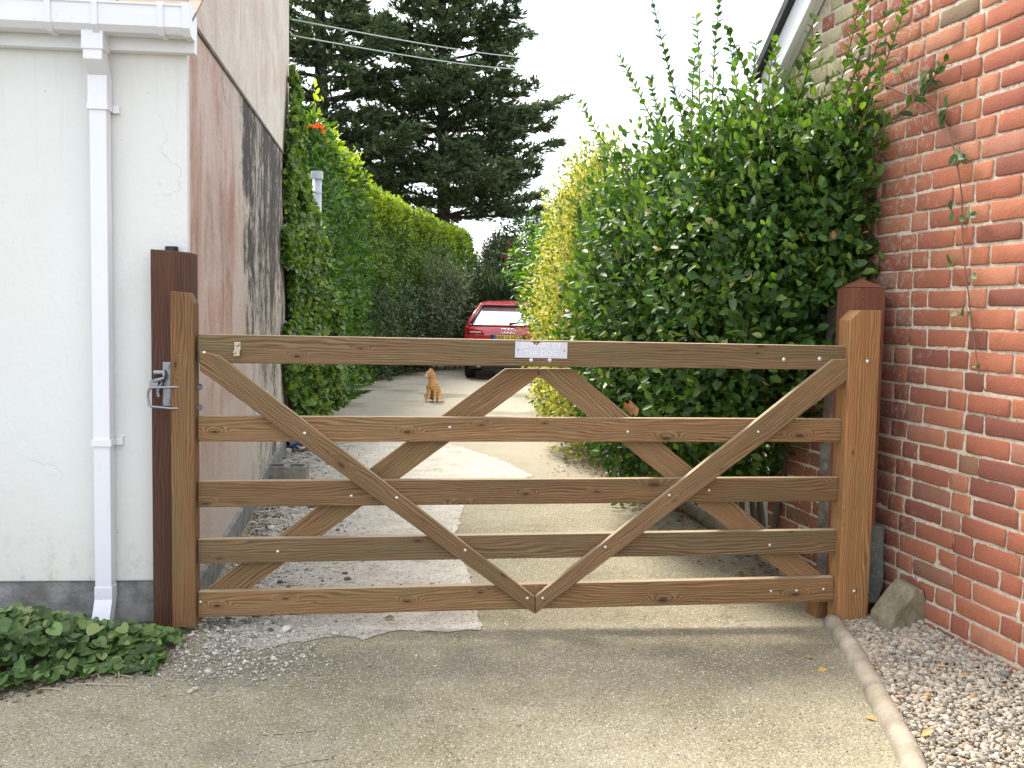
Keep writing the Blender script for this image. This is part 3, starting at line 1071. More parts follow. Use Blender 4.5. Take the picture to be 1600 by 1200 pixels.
c = kp.mix(kp.rng(kp.noise(pv, 3.5, 5), 0.52, 0.66, 0, 0.7), c, (0.14, 0.06, 0.045))
kp.color(c)
kp.bump(kp.math('SUBTRACT', nz, kp.math('MULTIPLY', bt.outputs['Fac'], 0.5)), 0.8, 0.02)
pier = bmobj('brick_pier', bm, kp.m, loc=PW, rot=(0, 0, FR))
tag(pier, 'grey cement smeared brick pier between gate post and red wall', 'pier')


def rock(name, prof, d0, d1, loc, rz, mat, label, tilt=(0, 0)):
    bm = prism_bm(prof, d0, d1, 0.012, 2)
    bmesh.ops.triangulate(bm, faces=bm.faces)
    bmesh.ops.subdivide_edges(bm, edges=bm.edges, cuts=3, use_grid_fill=True)
    for v in bm.verts:
        v.co += Vector((mnoise.noise(v.co * 11), mnoise.noise(v.co * 11 + Vector((5, 0, 0))), mnoise.noise(v.co * 11 + Vector((0, 5, 0))))) * 0.009
    o = bmobj(name, bm, mat, loc=loc, rot=(tilt[0], tilt[1], rz))
    return tag(o, label, 'rock')


ROCK = m_cement('tan field stone', (0.17, 0.145, 0.09), (0.34, 0.3, 0.205), 0.3)
SLAB = m_cement('grey slate slab', (0.07, 0.075, 0.065), (0.15, 0.155, 0.135), 0.3)
rock('rock', [(-0.115, -0.03), (0.135, -0.06), (0.115, 0.06), (0.065, 0.215), (0.015, 0.225), (-0.04, 0.15), (-0.10, 0.07)], -0.08, 0.07,
     (1.84 - 0.045, 4.49, 0.02), 0.25, ROCK, 'tan wedge shaped rock on the gravel against the brick wall', (0.12, 0))
rock('rock', [(-0.06, 0.0), (0.03, -0.01), (0.07, 0.07), (0.075, 0.36), (-0.06, 0.37)], -0.03, 0.03,
     (1.735, 4.70, 0.09), 0.05, SLAB, 'dark grey slate slab leaning on the pier behind the tan rock', (-0.14, 0))

# ================================================================== GATE
GP0 = np.array([-1.433, 4.349, 0.0])
GD = np.array([0.9953, 0.0968, 0.0])
GN = np.array([0.0968, -0.9953, 0.0])
GA = math.atan2(GD[1], GD[0])
gate = empty('field_gate', GP0, GA, 'wide five bar wooden gate with crossed diagonal braces, shut across the drive', 'gate')


def gp(px, py, yl=0.0):
    """pixel -> (u, z) on the gate plane offset yl (local y, + = away from the camera)"""
    q = Wp(px, py, GP0 - GN * yl, GN)
    return (float(np.dot(q - GP0, GD)), float(q[2]))


def timber(name, pts, y0, y1, mat=GATEWOOD, bev=0.004, parent=gate, label=None):
    """a board with outline pts in (u,z); local x runs along its length so that the grain follows it"""
    pts = [np.array(p) for p in pts]
    c = sum(pts) / len(pts)
    best, ax = 0, (1, 0)
    for p in pts:
        for q in pts:
            d = p - q
            l = np.linalg.norm(d)
            if l > best and d[0] >= 0:
                best = l
    # principal direction from covariance
    A = np.array([p - c for p in pts])
    _, _, vt = np.linalg.svd(A)
    ax = vt[0]
    if mat in (STILEWOOD, LSTILEWOOD, POSTWOOD, POSTWOOD2):
        th = 0.0
    else:
        if ax[0] < 0:
            ax = -ax
        th = math.atan2(ax[1], ax[0])
    ct, st = math.cos(th), math.sin(th)
    loc = [((p - c)[0] * ct + (p - c)[1] * st, -(p - c)[0] * st + (p - c)[1] * ct) for p in pts]
    bm = prism_bm(loc, y0, y1, bev, 2)
    o = bmobj(name, bm, mat, parent)
    o.matrix_local = Matrix.Translation((c[0], 0, c[1])) @ Matrix.Rotation(-th, 4, 'Y')
    if label:
        o['label'] = label
    return o


def quad(px):
    return [gp(*p) for p in px]


RT = 0.022     # half thickness of the rails
rails = [((309, 522), (1330, 541), (1330, 578), (309, 567)),
         ((309, 650), (1322, 655), (1322, 691), (309, 690)),
         ((309, 752), (1316, 746), (1316, 783), (309, 793)),
         ((309, 843), (1309, 828), (1309, 865), (309, 881)),
         ((309, 925), (1303, 902), (1303, 940), (309, 965))]
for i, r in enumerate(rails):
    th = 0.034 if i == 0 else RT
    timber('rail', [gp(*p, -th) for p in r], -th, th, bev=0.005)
# braces
FY0, FY1 = -0.072, -0.0365


def bq(px, yl):
    return [gp(*p, yl) for p in px]


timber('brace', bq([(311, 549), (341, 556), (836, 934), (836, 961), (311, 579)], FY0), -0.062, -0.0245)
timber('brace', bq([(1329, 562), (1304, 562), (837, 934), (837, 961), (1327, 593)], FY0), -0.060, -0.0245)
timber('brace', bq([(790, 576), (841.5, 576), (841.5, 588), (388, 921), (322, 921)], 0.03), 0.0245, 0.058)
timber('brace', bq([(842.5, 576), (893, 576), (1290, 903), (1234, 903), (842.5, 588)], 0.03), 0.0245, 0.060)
# the upper ends of the rear braces run up behind the top rail
# stiles
a, b = gp(272, 700)[0], gp(304, 700)[0]
timber('stile', [(a, 0.03), (b + 0.012, 0.03), (b + 0.012, 1.46), (b - 0.012, 1.506), (a, 1.512)], -0.055, 0.045, LSTILEWOOD, 0.005)
a, b = gp(1318, 740, -0.07)[0], gp(1366, 740, -0.07)[0]
timber('stile', [(a, 0.022), (b - 0.004, 0.022), (b, 1.488), (a + 0.045, 1.486), (a, 1.44)], -0.075, 0.05, STILEWOOD, 0.005)

# bolts
fb = [(319, 551), (476, 677), (620, 778), (727, 860), (824, 935), (848, 935), (1185, 675), (1046, 774), (946, 855)]
rb = [(549, 775), (434, 862), (313, 941), (703, 668), (981, 675), (1108, 766), (1203, 852), (1205, 924), (1245, 923), (1287, 921)]
tb = [(1225, 562), (1281, 561), (830, 563), (859, 563)]


def bolt(px, py, yl, r):
    u, z = gp(px, py, yl)
    bm = bmesh.new()
    add_ball(bm, (0, 0, 0), r, 2, (1, 0.6, 1))
    bmobj('bolt', bm, BOLT, gate, True, loc=(u, yl, z))


for p in fb:
    bolt(*p, -0.062, 0.0085)
for p in rb:
    bolt(*p, -RT, 0.0085)
for p in tb:
    bolt(*p, -0.034, 0.0125)
bolt(1356, 565, -0.075, 0.0125)
bolt(1335, 924, -0.075, 0.0105)

# striker bracket on the top rail
u, z = gp(371, 545, -0.04)
bm = bmesh.new()
add_box(bm, u - 0.013, u + 0.013, -0.041, -0.0345, z - 0.022, z + 0.03)
add_box(bm, u - 0.013, u + 0.013, -0.064, -0.0415, z - 0.03, z - 0.006)
add_ball(bm, (u + 0.001, -0.044, z + 0.017), 0.008, 2)
add_ball(bm, (u - 0.008, -0.064, z - 0.016), 0.008, 2)
bmobj('bracket', bm, simple('brass bracket', (0.5, 0.42, 0.32), 0.35, 0.8, 0.2, 60), gate)

# throw-over loop bolted to the closing stile and passing round the post
bm = bmesh.new()
ua, za = gp(274, 604)
ub, zb = gp(274, 634)
ul = gp(238, 620)[0]
loop = smooth_path([(0.03, -0.03, za + 0.004), (ua + 0.0, -0.058, za + 0.002), (ul + 0.04, -0.062, za), (ul + 0.006, -0.058, za - 0.004), (ul - 0.004, -0.055, za - 0.03),
                    (ul - 0.002, -0.055, zb + 0.03), (ul + 0.006, -0.058, zb + 0.004), (ul + 0.045, -0.062, zb - 0.001), (ua, -0.058, zb - 0.006), (0.03, -0.03, zb - 0.006)], 5)
tube(bm, loop, 0.0055, 8)
lp = bmobj('latch_loop', bm, STEEL, gate, True)
for zq in (za, zb - 0.006):
    bm = bmesh.new()
    tube(bm, [(0.036, -0.005, zq), (0.072, -0.005, zq)], 0.007, 8)
    tube(bm, [(0.054, -0.005, zq), (0.068, -0.005, zq)], 0.014, 6)
    bmobj('nut', bm, STEEL, gate)

# sign plate
ua, za = gp(805, 533.5, -0.037)
ub, zb = gp(886, 560, -0.037)
um = (ua + ub) / 2
sgn = empty('warning_sign', (0, 0, 0), 0, 'small white plastic sign lettered BEWARE OF THE DOG on top rail', 'sign')
sgn.matrix_world = gate.matrix_basis @ Matrix.Translation((um, 0, (za + zb) / 2)) @ Matrix.Rotation(0.006, 4, 'Y')
w2, h2 = (ub - ua) / 2, (za - zb) / 2
nr = 0.019
no = gp(838, 534, -0.037)[0] - um
notch = [(no + nr * math.cos(t), h2 + 0.004 - nr * math.sin(t)) for t in np.linspace(0.22, math.pi - 0.22, 11)]
pl = [(-w2, -h2), (w2, -h2), (w2, h2)] + notch + [(-w2, h2)]
bmobj('plate', prism_bm(pl, -0.040, -0.0352), simple('lilac white plastic', (0.6, 0.61, 0.68), 0.45, 0, 0.03, 5), sgn)
for sx in (-1, 1):
    bm = bmesh.new()
    add_ball(bm, (0, 0, 0), 0.0045, 1, (1, 0.5, 1))
    bmobj('screw', bm, STEEL, sgn, True, loc=(sx * (w2 - 0.014), -0.040, -0.001))


def text(name, s, size, loc, rot, mat, parent, ext=0.0004, weight=0.0, sx=1.0):
    cu = bpy.data.curves.new(name, 'FONT')
    cu.body = s
    cu.size = size
    cu.align_x = 'CENTER'
    cu.align_y = 'CENTER'
    cu.extrude = ext
    cu.offset = weight
    tmp = bpy.data.objects.new(name, cu)
    COL.objects.link(tmp)
    dg = bpy.context.evaluated_depsgraph_get()
    me = bpy.data.meshes.new_from_object(tmp.evaluated_get(dg))
    bpy.data.objects.remove(tmp)
    me.materials.clear()
    me.materials.append(mat)
    o = bpy.data.objects.new(name, me)
    link(o, parent)
    o.location = loc
    o.rotation_euler = rot
    o.scale = (sx, 1, 1)
    return o


LETW = simple('white lettering', (0.9, 0.9, 0.9), 0.5, 0, 0.01)
text('lettering', 'BEWARE OF', 0.034, (0.0, -0.0408, 0.018), (math.pi / 2, 0, 0), LETW, sgn, 0.0006, -0.0004, 1.0)
text('lettering', 'THE DOG', 0.034, (0.0, -0.0408, -0.017), (math.pi / 2, 0, 0), LETW, sgn, 0.0006, -0.0004, 1.0)

# ------------------------------------------------------------------ posts
lp0 = gp(238, 700, 0.06)[0]
post = empty('gate_post', GP0 + GD * (lp0 + 0.085) - GN * 0.13, GA + 0.01, 'dark red brown square post beside the white wall, steel latch on it', 'post', 'gate posts')
pt = gp(265, 393, 0.13)[1]
bm = box_bm(-0.085, 0.085, -0.083, 0.083, -0.05, pt, bevel=0.007)
for v in bm.verts:
    if v.co.z > 0.5:
        v.co.z += v.co.x * -0.06 + 0.004 * mnoise.noise(v.co * 40)
bmobj('shaft', bm, POSTWOOD, post)
bm = bmesh.new()
tube(bm, [(-0.01, -0.01, pt - 0.012), (-0.01, -0.01, pt + 0.022)], [0.03, 0.028], 16)
bmobj('cap', bm, simple('black rubber', (0.015, 0.014, 0.014), 0.5), post)
# latch plate on the front of the post (post-local coordinates)
zl = gp(258, 600, 0.045)[1]
xl = gp(261, 600, 0.045)[0] - lp0 - 0.085
lat = bmobj('latch_plate', box_bm(xl - 0.018, xl + 0.016, -0.091, -0.0835, zl - 0.098, zl + 0.098, bevel=0.002), STEEL, post)
for dz in (0.077, -0.078):
    bm = bmesh.new()
    tube(bm, [(xl, -0.0915, zl + dz), (xl, -0.099, zl + dz)], 0.012, 6)
    bmobj('bolt_head', bm, STEEL, lat)
bm = bmesh.new()
tube(bm, [(xl - 0.052, -0.104, zl + 0.052), (xl - 0.012, -0.104, zl + 0.052)], 0.011, 10)
tube(bm, smooth_path([(xl - 0.012, -0.10, zl + 0.06), (xl - 0.006, -0.115, zl + 0.03), (xl - 0.03, -0.125, zl + 0.02), (xl - 0.055, -0.12, zl + 0.012),
                      (xl - 0.06, -0.12, zl - 0.005)], 5), [0.009] * 21, 8)
add_box(bm, xl - 0.066, xl - 0.03, -0.128, -0.108, zl - 0.012, zl + 0.016)
tube(bm, smooth_path([(xl - 0.01, -0.10, zl + 0.03), (xl - 0.02, -0.112, zl + 0.0), (xl - 0.034, -0.112, zl - 0.03), (xl - 0.03, -0.112, zl - 0.055)], 5), [0.008] * 16, 8)
bmobj('catch', bm, STEEL, lat)

ra = gp(1331, 460, 0.06)[0]
rpost = empty('gate_post', GP0 + GD * (ra + 0.083) - GN * 0.142, GA, 'red brown post with low pyramid cap behind right end of gate', 'post', 'gate posts')
rz_ = gp(1330, 449, 0.06)[1]
bm = box_bm(-0.083, 0.083, -0.083, 0.083, -0.05, rz_ - 0.0, bevel=0.004)
bmobj('shaft', bm, POSTWOOD2, rpost)
bm = bmesh.new()
b4 = [bm.verts.new((sx * 0.083, sy * 0.083, rz_ + 0.002)) for sx, sy in ((-1, -1), (1, -1), (1, 1), (-1, 1))]
ap = bm.verts.new((0, 0, rz_ + 0.045))
bm.faces.new(b4[::-1])
for i in range(4):
    bm.faces.new((b4[i], b4[(i + 1) % 4], ap))
bmobj('cap', bm, POSTWOOD2, rpost)
# wooden ground stop next to the right post
bm = box_bm(-0.035, 0.04, -0.05, 0.05, -0.02, 0.11, bevel=0.006)
wz = bmobj('wood_block', bm, STILEWOOD, loc=G(1284, 968) + np.array([0, 0.08, 0]), rot=(0, 0.12, 0.2))
tag(wz, 'short wooden block standing under the gate beside right post', 'block')

# ================================================================== FOLIAGE
def unit(a):
    return a / np.maximum(np.linalg.norm(a, axis=-1, keepdims=True), 1e-9)


LEAF_SHAPES = {       # right half of the outline from base to tip, fold
    'oval': ([(0, 0), (0.5, 0.42), (0.36, 0.8), (0, 1.0)], 0.16),
    'lance': ([(0, 0), (0.5, 0.32), (0.34, 0.68), (0, 1.0)], 0.12),
    'round': ([(0, 0.06), (0.33, 0.0), (0.52, 0.34), (0.42, 0.74), (0, 1.0)], 0.16),
    'heart': ([(0, 0.1), (0.2, 0.0), (0.42, 0.1), (0.52, 0.38), (0.46, 0.68), (0.26, 0.9), (0, 1.0)], 0.15),
}


def leaves(name, pos, axis, nrm, L, W, mat, parent=None, shape='oval', curl=0.15):
    """one leaf folded along its midrib (two faces) per position"""
    N = len(pos)
    t = unit(np.asarray(axis, float))
    s = unit(np.cross(t, nrm))
    n = np.cross(s, t)
    L = np.broadcast_to(L, N)
    W = np.broadcast_to(W, N)
    half, fold = LEAF_SHAPES[shape]
    h = len(half)
    outline = half + [(-a, b) for a, b in half[-2:0:-1]]
    m = len(outline)
    V = np.zeros((N, m, 3))
    for i, (a, b) in enumerate(outline):
        V[:, i] = pos + s * (a * W)[:, None] + t * (b * L)[:, None] + n * ((abs(a) * 2 * fold * W) - curl * (b ** 2) * L)[:, None]
    base = (np.arange(N) * m)[:, None]
    right = np.arange(h)
    left = np.concatenate([[0], np.arange(h - 1, m)])
    Fs = np.concatenate([base + right[None], base + left[None]], 0)
    return npobj(name, V.reshape(-1, 3), Fs, mat, parent)


def rdir(N):
    return unit(rng.normal(size=(N, 3)))


def blob_points(blobs, N, depth=(0.7, 1.05), lump=0.12, lf=2.2, zmin=0.03):
    c = np.array([b[:3] for b in blobs])
    r = np.array([b[3:6] for b in blobs])
    area = (r[:, 0] * r[:, 1] + r[:, 1] * r[:, 2] + r[:, 0] * r[:, 2])
    out_p, out_n = [], []
    got = 0
    while got < N:
        M = int((N - got) * 1.6) + 100
        i = rng.choice(len(blobs), M, p=area / area.sum())
        d = rdir(M)
        f = depth[0] + (depth[1] - depth[0]) * rng.uniform(0, 1, M) ** 0.6
        p = d * r[i] + 0
        lumpv = np.array([mnoise.noise((c[k] + q) * lf) for k, q in zip(i, p)])
        f = f * (1 + lump * lumpv * 1.6)
        p = c[i] + p * f[:, None]
        q = (p[:, None, :] - c[None]) / r[None]
        inside = (np.sum(q ** 2, -1) < (depth[0] * 0.92) ** 2)
        inside[np.arange(M), i] = False
        ok = ~inside.any(1) & (p[:, 2] > zmin)
        p, n = p[ok], unit(d[ok] / r[i][ok])
        out_p.append(p)
        out_n.append(n)
        got += len(p)
    return np.concatenate(out_p)[:N], np.concatenate(out_n)[:N]


def bush(name, blobs, N, L, mat, parent, asp=0.55, shape='oval', up=0.35, rnd=0.7, depth=(0.62, 1.04), lump=0.14, lf=2.2, curl=0.12, clip=None):
    p, n = blob_points(blobs, N, depth, lump, lf)
    if clip is not None:
        ok = clip(p)
        p, n = p[ok], n[ok]
    M = len(p)
    ax = unit(n * 0.55 + np.array([0, 0, up]) + rdir(M) * rnd)
    nr = unit(n * 0.7 + np.array([0, 0, 0.55]) + rdir(M) * 0.55)
    l = L * np.clip(rng.normal(0.95, 0.24, M), 0.4, 1.5)
    return leaves(name, p, ax, nr, l, l * asp, mat, parent, shape, curl)


BARK = simple('grey brown bark', (0.11, 0.085, 0.06), 0.9, 0, 0.35, 12, 0.6)
TWIG = simple('green brown twig', (0.16, 0.13, 0.06), 0.8, 0, 0.3, 30)

# ------------------------------------------------------------------ big green bush on the right
EUO = leaf_mat('glossy green leaf', [(0.0, (0.022, 0.055, 0.012)), (0.35, (0.042, 0.105, 0.021)), (0.7, (0.075, 0.165, 0.03)), (0.9, (0.125, 0.23, 0.042)),
                                     (0.975, (0.16, 0.24, 0.05)), (0.985, (0.3, 0.31, 0.1)), (1.0, (0.35, 0.33, 0.12))], 0.42, 0.27, spec=0.35)
NEWLEAF = leaf_mat('young green leaf', [(0, (0.05, 0.125, 0.022)), (0.5, (0.10, 0.2, 0.035)), (1, (0.17, 0.28, 0.055))], 0.35, 0.4)
bush_root = empty('green_bush', (1.45, 6.2, 0), 0, 'big glossy dark green bush bulging over the drive behind the gate', 'bush')
B0 = np.array([1.45, 6.2, 0])
BB = [(1.50, 5.35, 1.75, 0.42, 0.42, 0.8), (1.62, 4.98, 2.02, 0.2, 0.22, 0.5), (1.28, 5.75, 1.62, 0.52, 0.6, 0.92), (1.05, 6.5, 1.5, 0.6, 0.75, 1.05),
      (1.03, 7.3, 1.4, 0.60, 0.8, 1.12), (1.14, 8.1, 1.4, 0.60, 0.8, 1.1), (1.28, 8.9, 1.4, 0.64, 0.7, 1.1), (1.42, 5.55, 2.2, 0.38, 0.5, 0.38),
      (1.25, 6.6, 2.2, 0.42, 0.6, 0.42), (1.02, 6.9, 0.85, 0.5, 0.7, 0.55), (1.12, 8.2, 0.75, 0.46, 0.8, 0.6), (1.3, 5.7, 1.1, 0.42, 0.4, 0.5),
      (1.36, 6.35, 1.85, 0.45, 0.6, 0.7), (1.5, 7.2, 1.6, 0.5, 0.9, 1.0), (1.8, 7.9, 0.8, 0.5, 0.9, 0.85), (2.1, 9.0, 0.9, 0.7, 0.9, 0.95), (1.35, 6.1, 0.72, 0.3, 0.45, 0.42)]
BBl = [(b[0] - B0[0], b[1] - B0[1], b[2], *b[3:]) for b in BB]


def clip_wall(p):
    return (p[:, 0] + B0[0]) < wallx(np.minimum(p[:, 1] + B0[1], 6.1)) - 0.02


bush('foliage', BBl, 108000, 0.06, EUO, bush_root, 0.58, 'oval', 0.3, 0.75, (0.32, 1.05), 0.2, 2.6, clip=clip_wall)
p, n = blob_points(BBl, 7000, (0.95, 1.12), 0.28, 2.6)
ok = clip_wall(p) & (n[:, 2] > -0.1)
p, n = p[ok], n[ok]
l = rng.uniform(0.035, 0.06, len(p))
leaves('young_leaves', p, unit(n + np.array([0, 0, 0.8]) + rdir(len(p)) * 0.5), unit(n + rdir(len(p)) * 0.6), l, l * 0.55, NEWLEAF, bush_root)
# woody stems from the ground into the crown
bm = bmesh.new()
for i in range(26):
    y0 = rng.uniform(5.7, 9.2)
    x0 = np.interp(y0, [5.6, 7.5, 9.7], [1.62, 1.42, 1.1]) + rng.uniform(0, 0.2)
    x0 = min(x0, wallx(min(y0, 6.1)) - 0.08) if y0 < 6.1 else x0
    b = BB[int(rng.integers(0, 8))]
    q = np.array([x0 + rng.uniform(-0.35, 0.1), y0 + rng.uniform(-0.4, 0.4), rng.uniform(1.2, 2.2)])
    mid = (np.array([x0, y0, 0]) + q) / 2 + rng.normal(0, 0.07, 3)
    tube(bm, [np.array([x0, y0, -0.02]) - B0, mid - B0, q - B0], [0.022, 0.016, 0.006], 6)
bmobj('stems', bm, BARK, bush_root)
# long shoots with paired leaves
shoots = [  # ((px,py,Y), ...)
    [(1075, 215, 6.6), (1048, 120, 6.5), (1018, -5, 6.4)], [(1112, 200, 6.5), (1116, 90, 6.4), (1125, -10, 6.3)], [(1092, 200, 6.4), (1093, 110, 6.4), (1088, 25, 6.4)],
    [(1040, 230, 6.8), (1000, 150, 6.7), (968, 88, 6.6)], [(975, 260, 7.4), (935, 210, 7.3), (905, 158, 7.2)], [(1055, 225, 6.6), (1025, 160, 6.6), (1015, 120, 6.5)],
    [(1160, 200, 6.1), (1150, 130, 6.0), (1140, 65, 6.0)], [(1180, 190, 6.0), (1178, 120, 6.0), (1182, 65, 5.9)], [(1215, 190, 5.6), (1213, 120, 5.6), (1212, 72, 5.55)],
    [(1235, 190, 5.5), (1262, 110, 5.3), (1272, 25, 5.2)], [(1255, 260, 5.2), (1310, 140, 5.0), (1345, -5, 4.8)], [(1300, 250, 5.1), (1345, 150, 4.9), (1385, 20, 4.7)],
    [(1320, 260, 5.0), (1375, 120, 4.75), (1422, -10, 4.55)], [(1335, 255, 4.95), (1380, 200, 4.75), (1440, 145, 4.5), (1478, 92, 4.38)],
    [(1280, 240, 5.2), (1340, 100, 4.95), (1352, -10, 4.85)], [(1120, 300, 5.9), (1165, 245, 5.8), (1190, 170, 5.7)], [(1200, 330, 5.3), (1240, 270, 5.2), (1285, 200, 5.1)],
    [(1000, 300, 6.9), (960, 260, 6.8), (930, 215, 6.8)], [(1135, 420, 5.6), (1125, 360, 5.5), (1110, 300, 5.5)], [(1160, 560, 5.2), (1170, 500, 5.1), (1180, 430, 5.0)],
    [(1225, 230, 5.5), (1230, 180, 5.4), (1240, 110, 5.3)], [(1130, 240, 6.1), (1128, 180, 6.1), (1122, 130, 6.1)], [(1065, 260, 6.4), (1070, 200, 6.4), (1068, 150, 6.4)]]
p, n = blob_points(BBl, 2600, (0.97, 1.03), 0.2, 2.6)
ok = clip_wall(p) & (n[:, 2] > 0.1) & (n[:, 1] < 0.6)
p = p[ok][:42]
for q in p:
    q = q + B0
    hh = rng.uniform(0.08, 0.38) * (1.25 if q[1] < 7.2 else 0.8)
    ln = np.array([rng.normal(0, 0.25), rng.normal(-0.15, 0.25), 1.0])
    shoots.append([q - ln * 0.1, q + ln * hh * 0.5, q + ln * hh + [rng.normal(0, .02), rng.normal(0, .02), 0]])
for sh in shoots:
    path = smooth_path([P(*q) if isinstance(q, tuple) else q for q in sh], 7)
    for q in path:
        q[0] = min(q[0], wallx(q[1]) - 0.03)
    n_ = len(path)
    tb_ = bmesh.new()
    tube(tb_, [q - B0 for q in path], [0.0055 * (1 - 0.6 * i / n_) for i in range(n_)], 5)
    st_o = bmobj('shoot', tb_, TWIG, bush_root, True)
    tot = sum(np.linalg.norm(path[i + 1] - path[i]) for i in range(n_ - 1))
    m = max(2, int(tot / 0.042))
    sp_, sa_, sn_, sl = [], [], [], []
    for i in range(m):
        f = (i + 0.5) / m * (n_ - 1)
        a = int(f)
        q = path[a] + (path[min(a + 1, n_ - 1)] - path[a]) * (f - a)
        tdir = unit(path[min(a + 1, n_ - 1)] - path[max(a - 1, 0)])
        sidev = unit(np.cross(tdir, rdir(1)[0]))
        for sg in (-1, 1):
            sp_.append(q - B0)
            sa_.append(unit(sidev * sg * 0.8 + tdir * 0.8 + rng.normal(0, 0.15, 3)))
            sn_.append(unit(tdir * 1.0 - sidev * sg * 0.4 + rng.normal(0, 0.2, 3)))
            sl.append(rng.uniform(0.05, 0.082) * (1.0 - 0.3 * (i / m)))
    sl = np.array(sl)
    leaves('leaves', np.array(sp_), np.array(sa_), np.array(sn_), sl, sl * 0.66, NEWLEAF if rng.uniform() < 0.6 else EUO, st_o, 'oval', 0.1)
# a few dead leaves caught in the bush
DEAD = leaf_mat('dead brown leaf', [(0, (0.22, 0.10, 0.04)), (0.5, (0.34, 0.17, 0.075)), (1, (0.45, 0.27, 0.14))], 0.7, 0.15)
dl = [(985, 625, 5.6, .09), (975, 628, 5.6, .07), (992, 632, 5.6, .07), (903, 480, 7.35, .10), (908, 487, 7.35, .08), (1302, 360, 4.72, .045), (1138, 403, 5.6, .045), (1250, 362, 5.0, .03), (1163, 455, 5.3, .05)]
dp_ = np.array([P(a, b, c) - B0 for a, b, c, _ in dl])
leaves('dead_leaves', dp_, unit(np.array([0.2, 0, -1]) + rdir(len(dl)) * 0.5), unit(np.array([0, -1, 0.2]) + rdir(len(dl)) * 0.3), np.array([q[3] for q in dl]), np.array([q[3] * 0.55 for q in dl]), DEAD, bush_root)

# ------------------------------------------------------------------ bramble on the brick wall
bra = empty('bramble', (0, 0, 0), 0, 'thin bramble stem with few pale leaves trailing down the brick wall', 'climbing plant')
bp = [(1290, 128), (1360, 128), (1405, 143), (1445, 162), (1475, 190), (1492, 240), (1502, 300), (1503, 345), (1506, 400), (1512, 450), (1518, 500), (1524, 545), (1531, 590), (1540, 612)]
WP0 = np.array([WX0, WY0, 0])
path = smooth_path([Wp(a, b, WP0 + wall_n * (0.02 + 0.012 * math.sin(i * 1.7)), wall_n) for i, (a, b) in enumerate(bp)], 5)
bm = bmesh.new()
tube(bm, path, list(np.linspace(0.0045, 0.0022, len(path))), 6)
bmobj('stem', bm, simple('purple bramble stem', (0.2, 0.1, 0.075), 0.7, 0, 0.25, 30), bra, True)
BRL = leaf_mat('bramble leaf', [(0, (0.05, 0.10, 0.03)), (0.5, (0.14, 0.22, 0.09)), (1, (0.26, 0.34, 0.16))], 0.55, 0.3)
pp, aa, nn, ll = [], [], [], []
for (a, b, k, sz) in [(1370, 118, 3, .07), (1400, 115, 3, .06), (1440, 132, 6, .075), (1455, 128, 4, .06), (1478, 172, 6, .07), (1500, 243, 7, .055), (1485, 330, 4, .045), (1515, 338, 4, .05), (1488, 412, 4, .05),
                    (1520, 430, 3, .04), (1500, 495, 3, .05), (1507, 490, 2, .05), (1528, 575, 3, .025)]:
    q = Wp(a, b, WP0 + wall_n * 0.03, wall_n)
    for i in range(k):
        an = rng.uniform(0, 6.28)
        d = wall_dir * math.cos(an) + np.array([0, 0, 1]) * math.sin(an) + wall_n * rng.uniform(-0.1, 0.4)
        pp.append(q + rng.normal(0, 0.006, 3))
        aa.append(unit(d))
        nn.append(unit(wall_n + rdir(1)[0] * 0.5 + np.array([0, 0, .3])))
        ll.append(sz * rng.uniform(0.7, 1.1))
ll = np.array(ll)
leaves('leaves', np.array(pp), np.array(aa), np.array(nn), ll, ll * 0.62, BRL, bra, 'oval', 0.1)

# ------------------------------------------------------------------ golden variegated bush
GOLD = leaf_mat('golden leaf', [(0.0, (0.06, 0.13, 0.02)), (0.28, (0.15, 0.235, 0.03)), (0.5, (0.38, 0.39, 0.06)), (0.76, (0.56, 0.53, 0.11)), (1, (0.74, 0.69, 0.26))], 0.5, 0.34)
gr = empty('golden_bush', (0.95, 11.4, 0), 0, 'golden yellow variegated bush between the green bush and the red car', 'bush')
g0 = np.array([0.95, 11.4, 0])
GB = [(0.72, 9.9, 2.0, 0.42, 0.6, 1.0), (0.78, 9.7, 1.1, 0.42, 0.6, 1.0), (0.85, 10.9, 1.55, 0.6, 0.7, 1.25), (0.85, 11.9, 1.3, 0.62, 0.8, 1.2), (0.95, 12.8, 1.1, 0.6, 0.8, 0.95), (0.72, 10.4, 0.7, 0.5, 0.7, 0.65), (0.78, 11.8, 0.6, 0.48, 0.7, 0.6), (0.9, 10.2, 2.6, 0.42, 0.6, 0.6)]
bush('foliage', [(b[0] - g0[0], b[1] - g0[1], b[2], *b[3:]) for b in GB], 46000, 0.05, GOLD, gr, 0.5, 'lance', 0.3, 0.8, (0.6, 1.08), 0.22, 3.0)
bm = bmesh.new()
for i in range(14):
    a = np.array([rng.uniform(-0.1, 0.2), rng.uniform(-1.2, 1.2), -0.02])
    tube(bm, [a, a + [rng.uniform(-.15, .1), 0, 0.6], a + [rng.uniform(-.3, .2), rng.uniform(-.2, .2), 1.3]], [0.022, 0.015, 0.006], 6)
bmobj('stems', bm, BARK, gr)

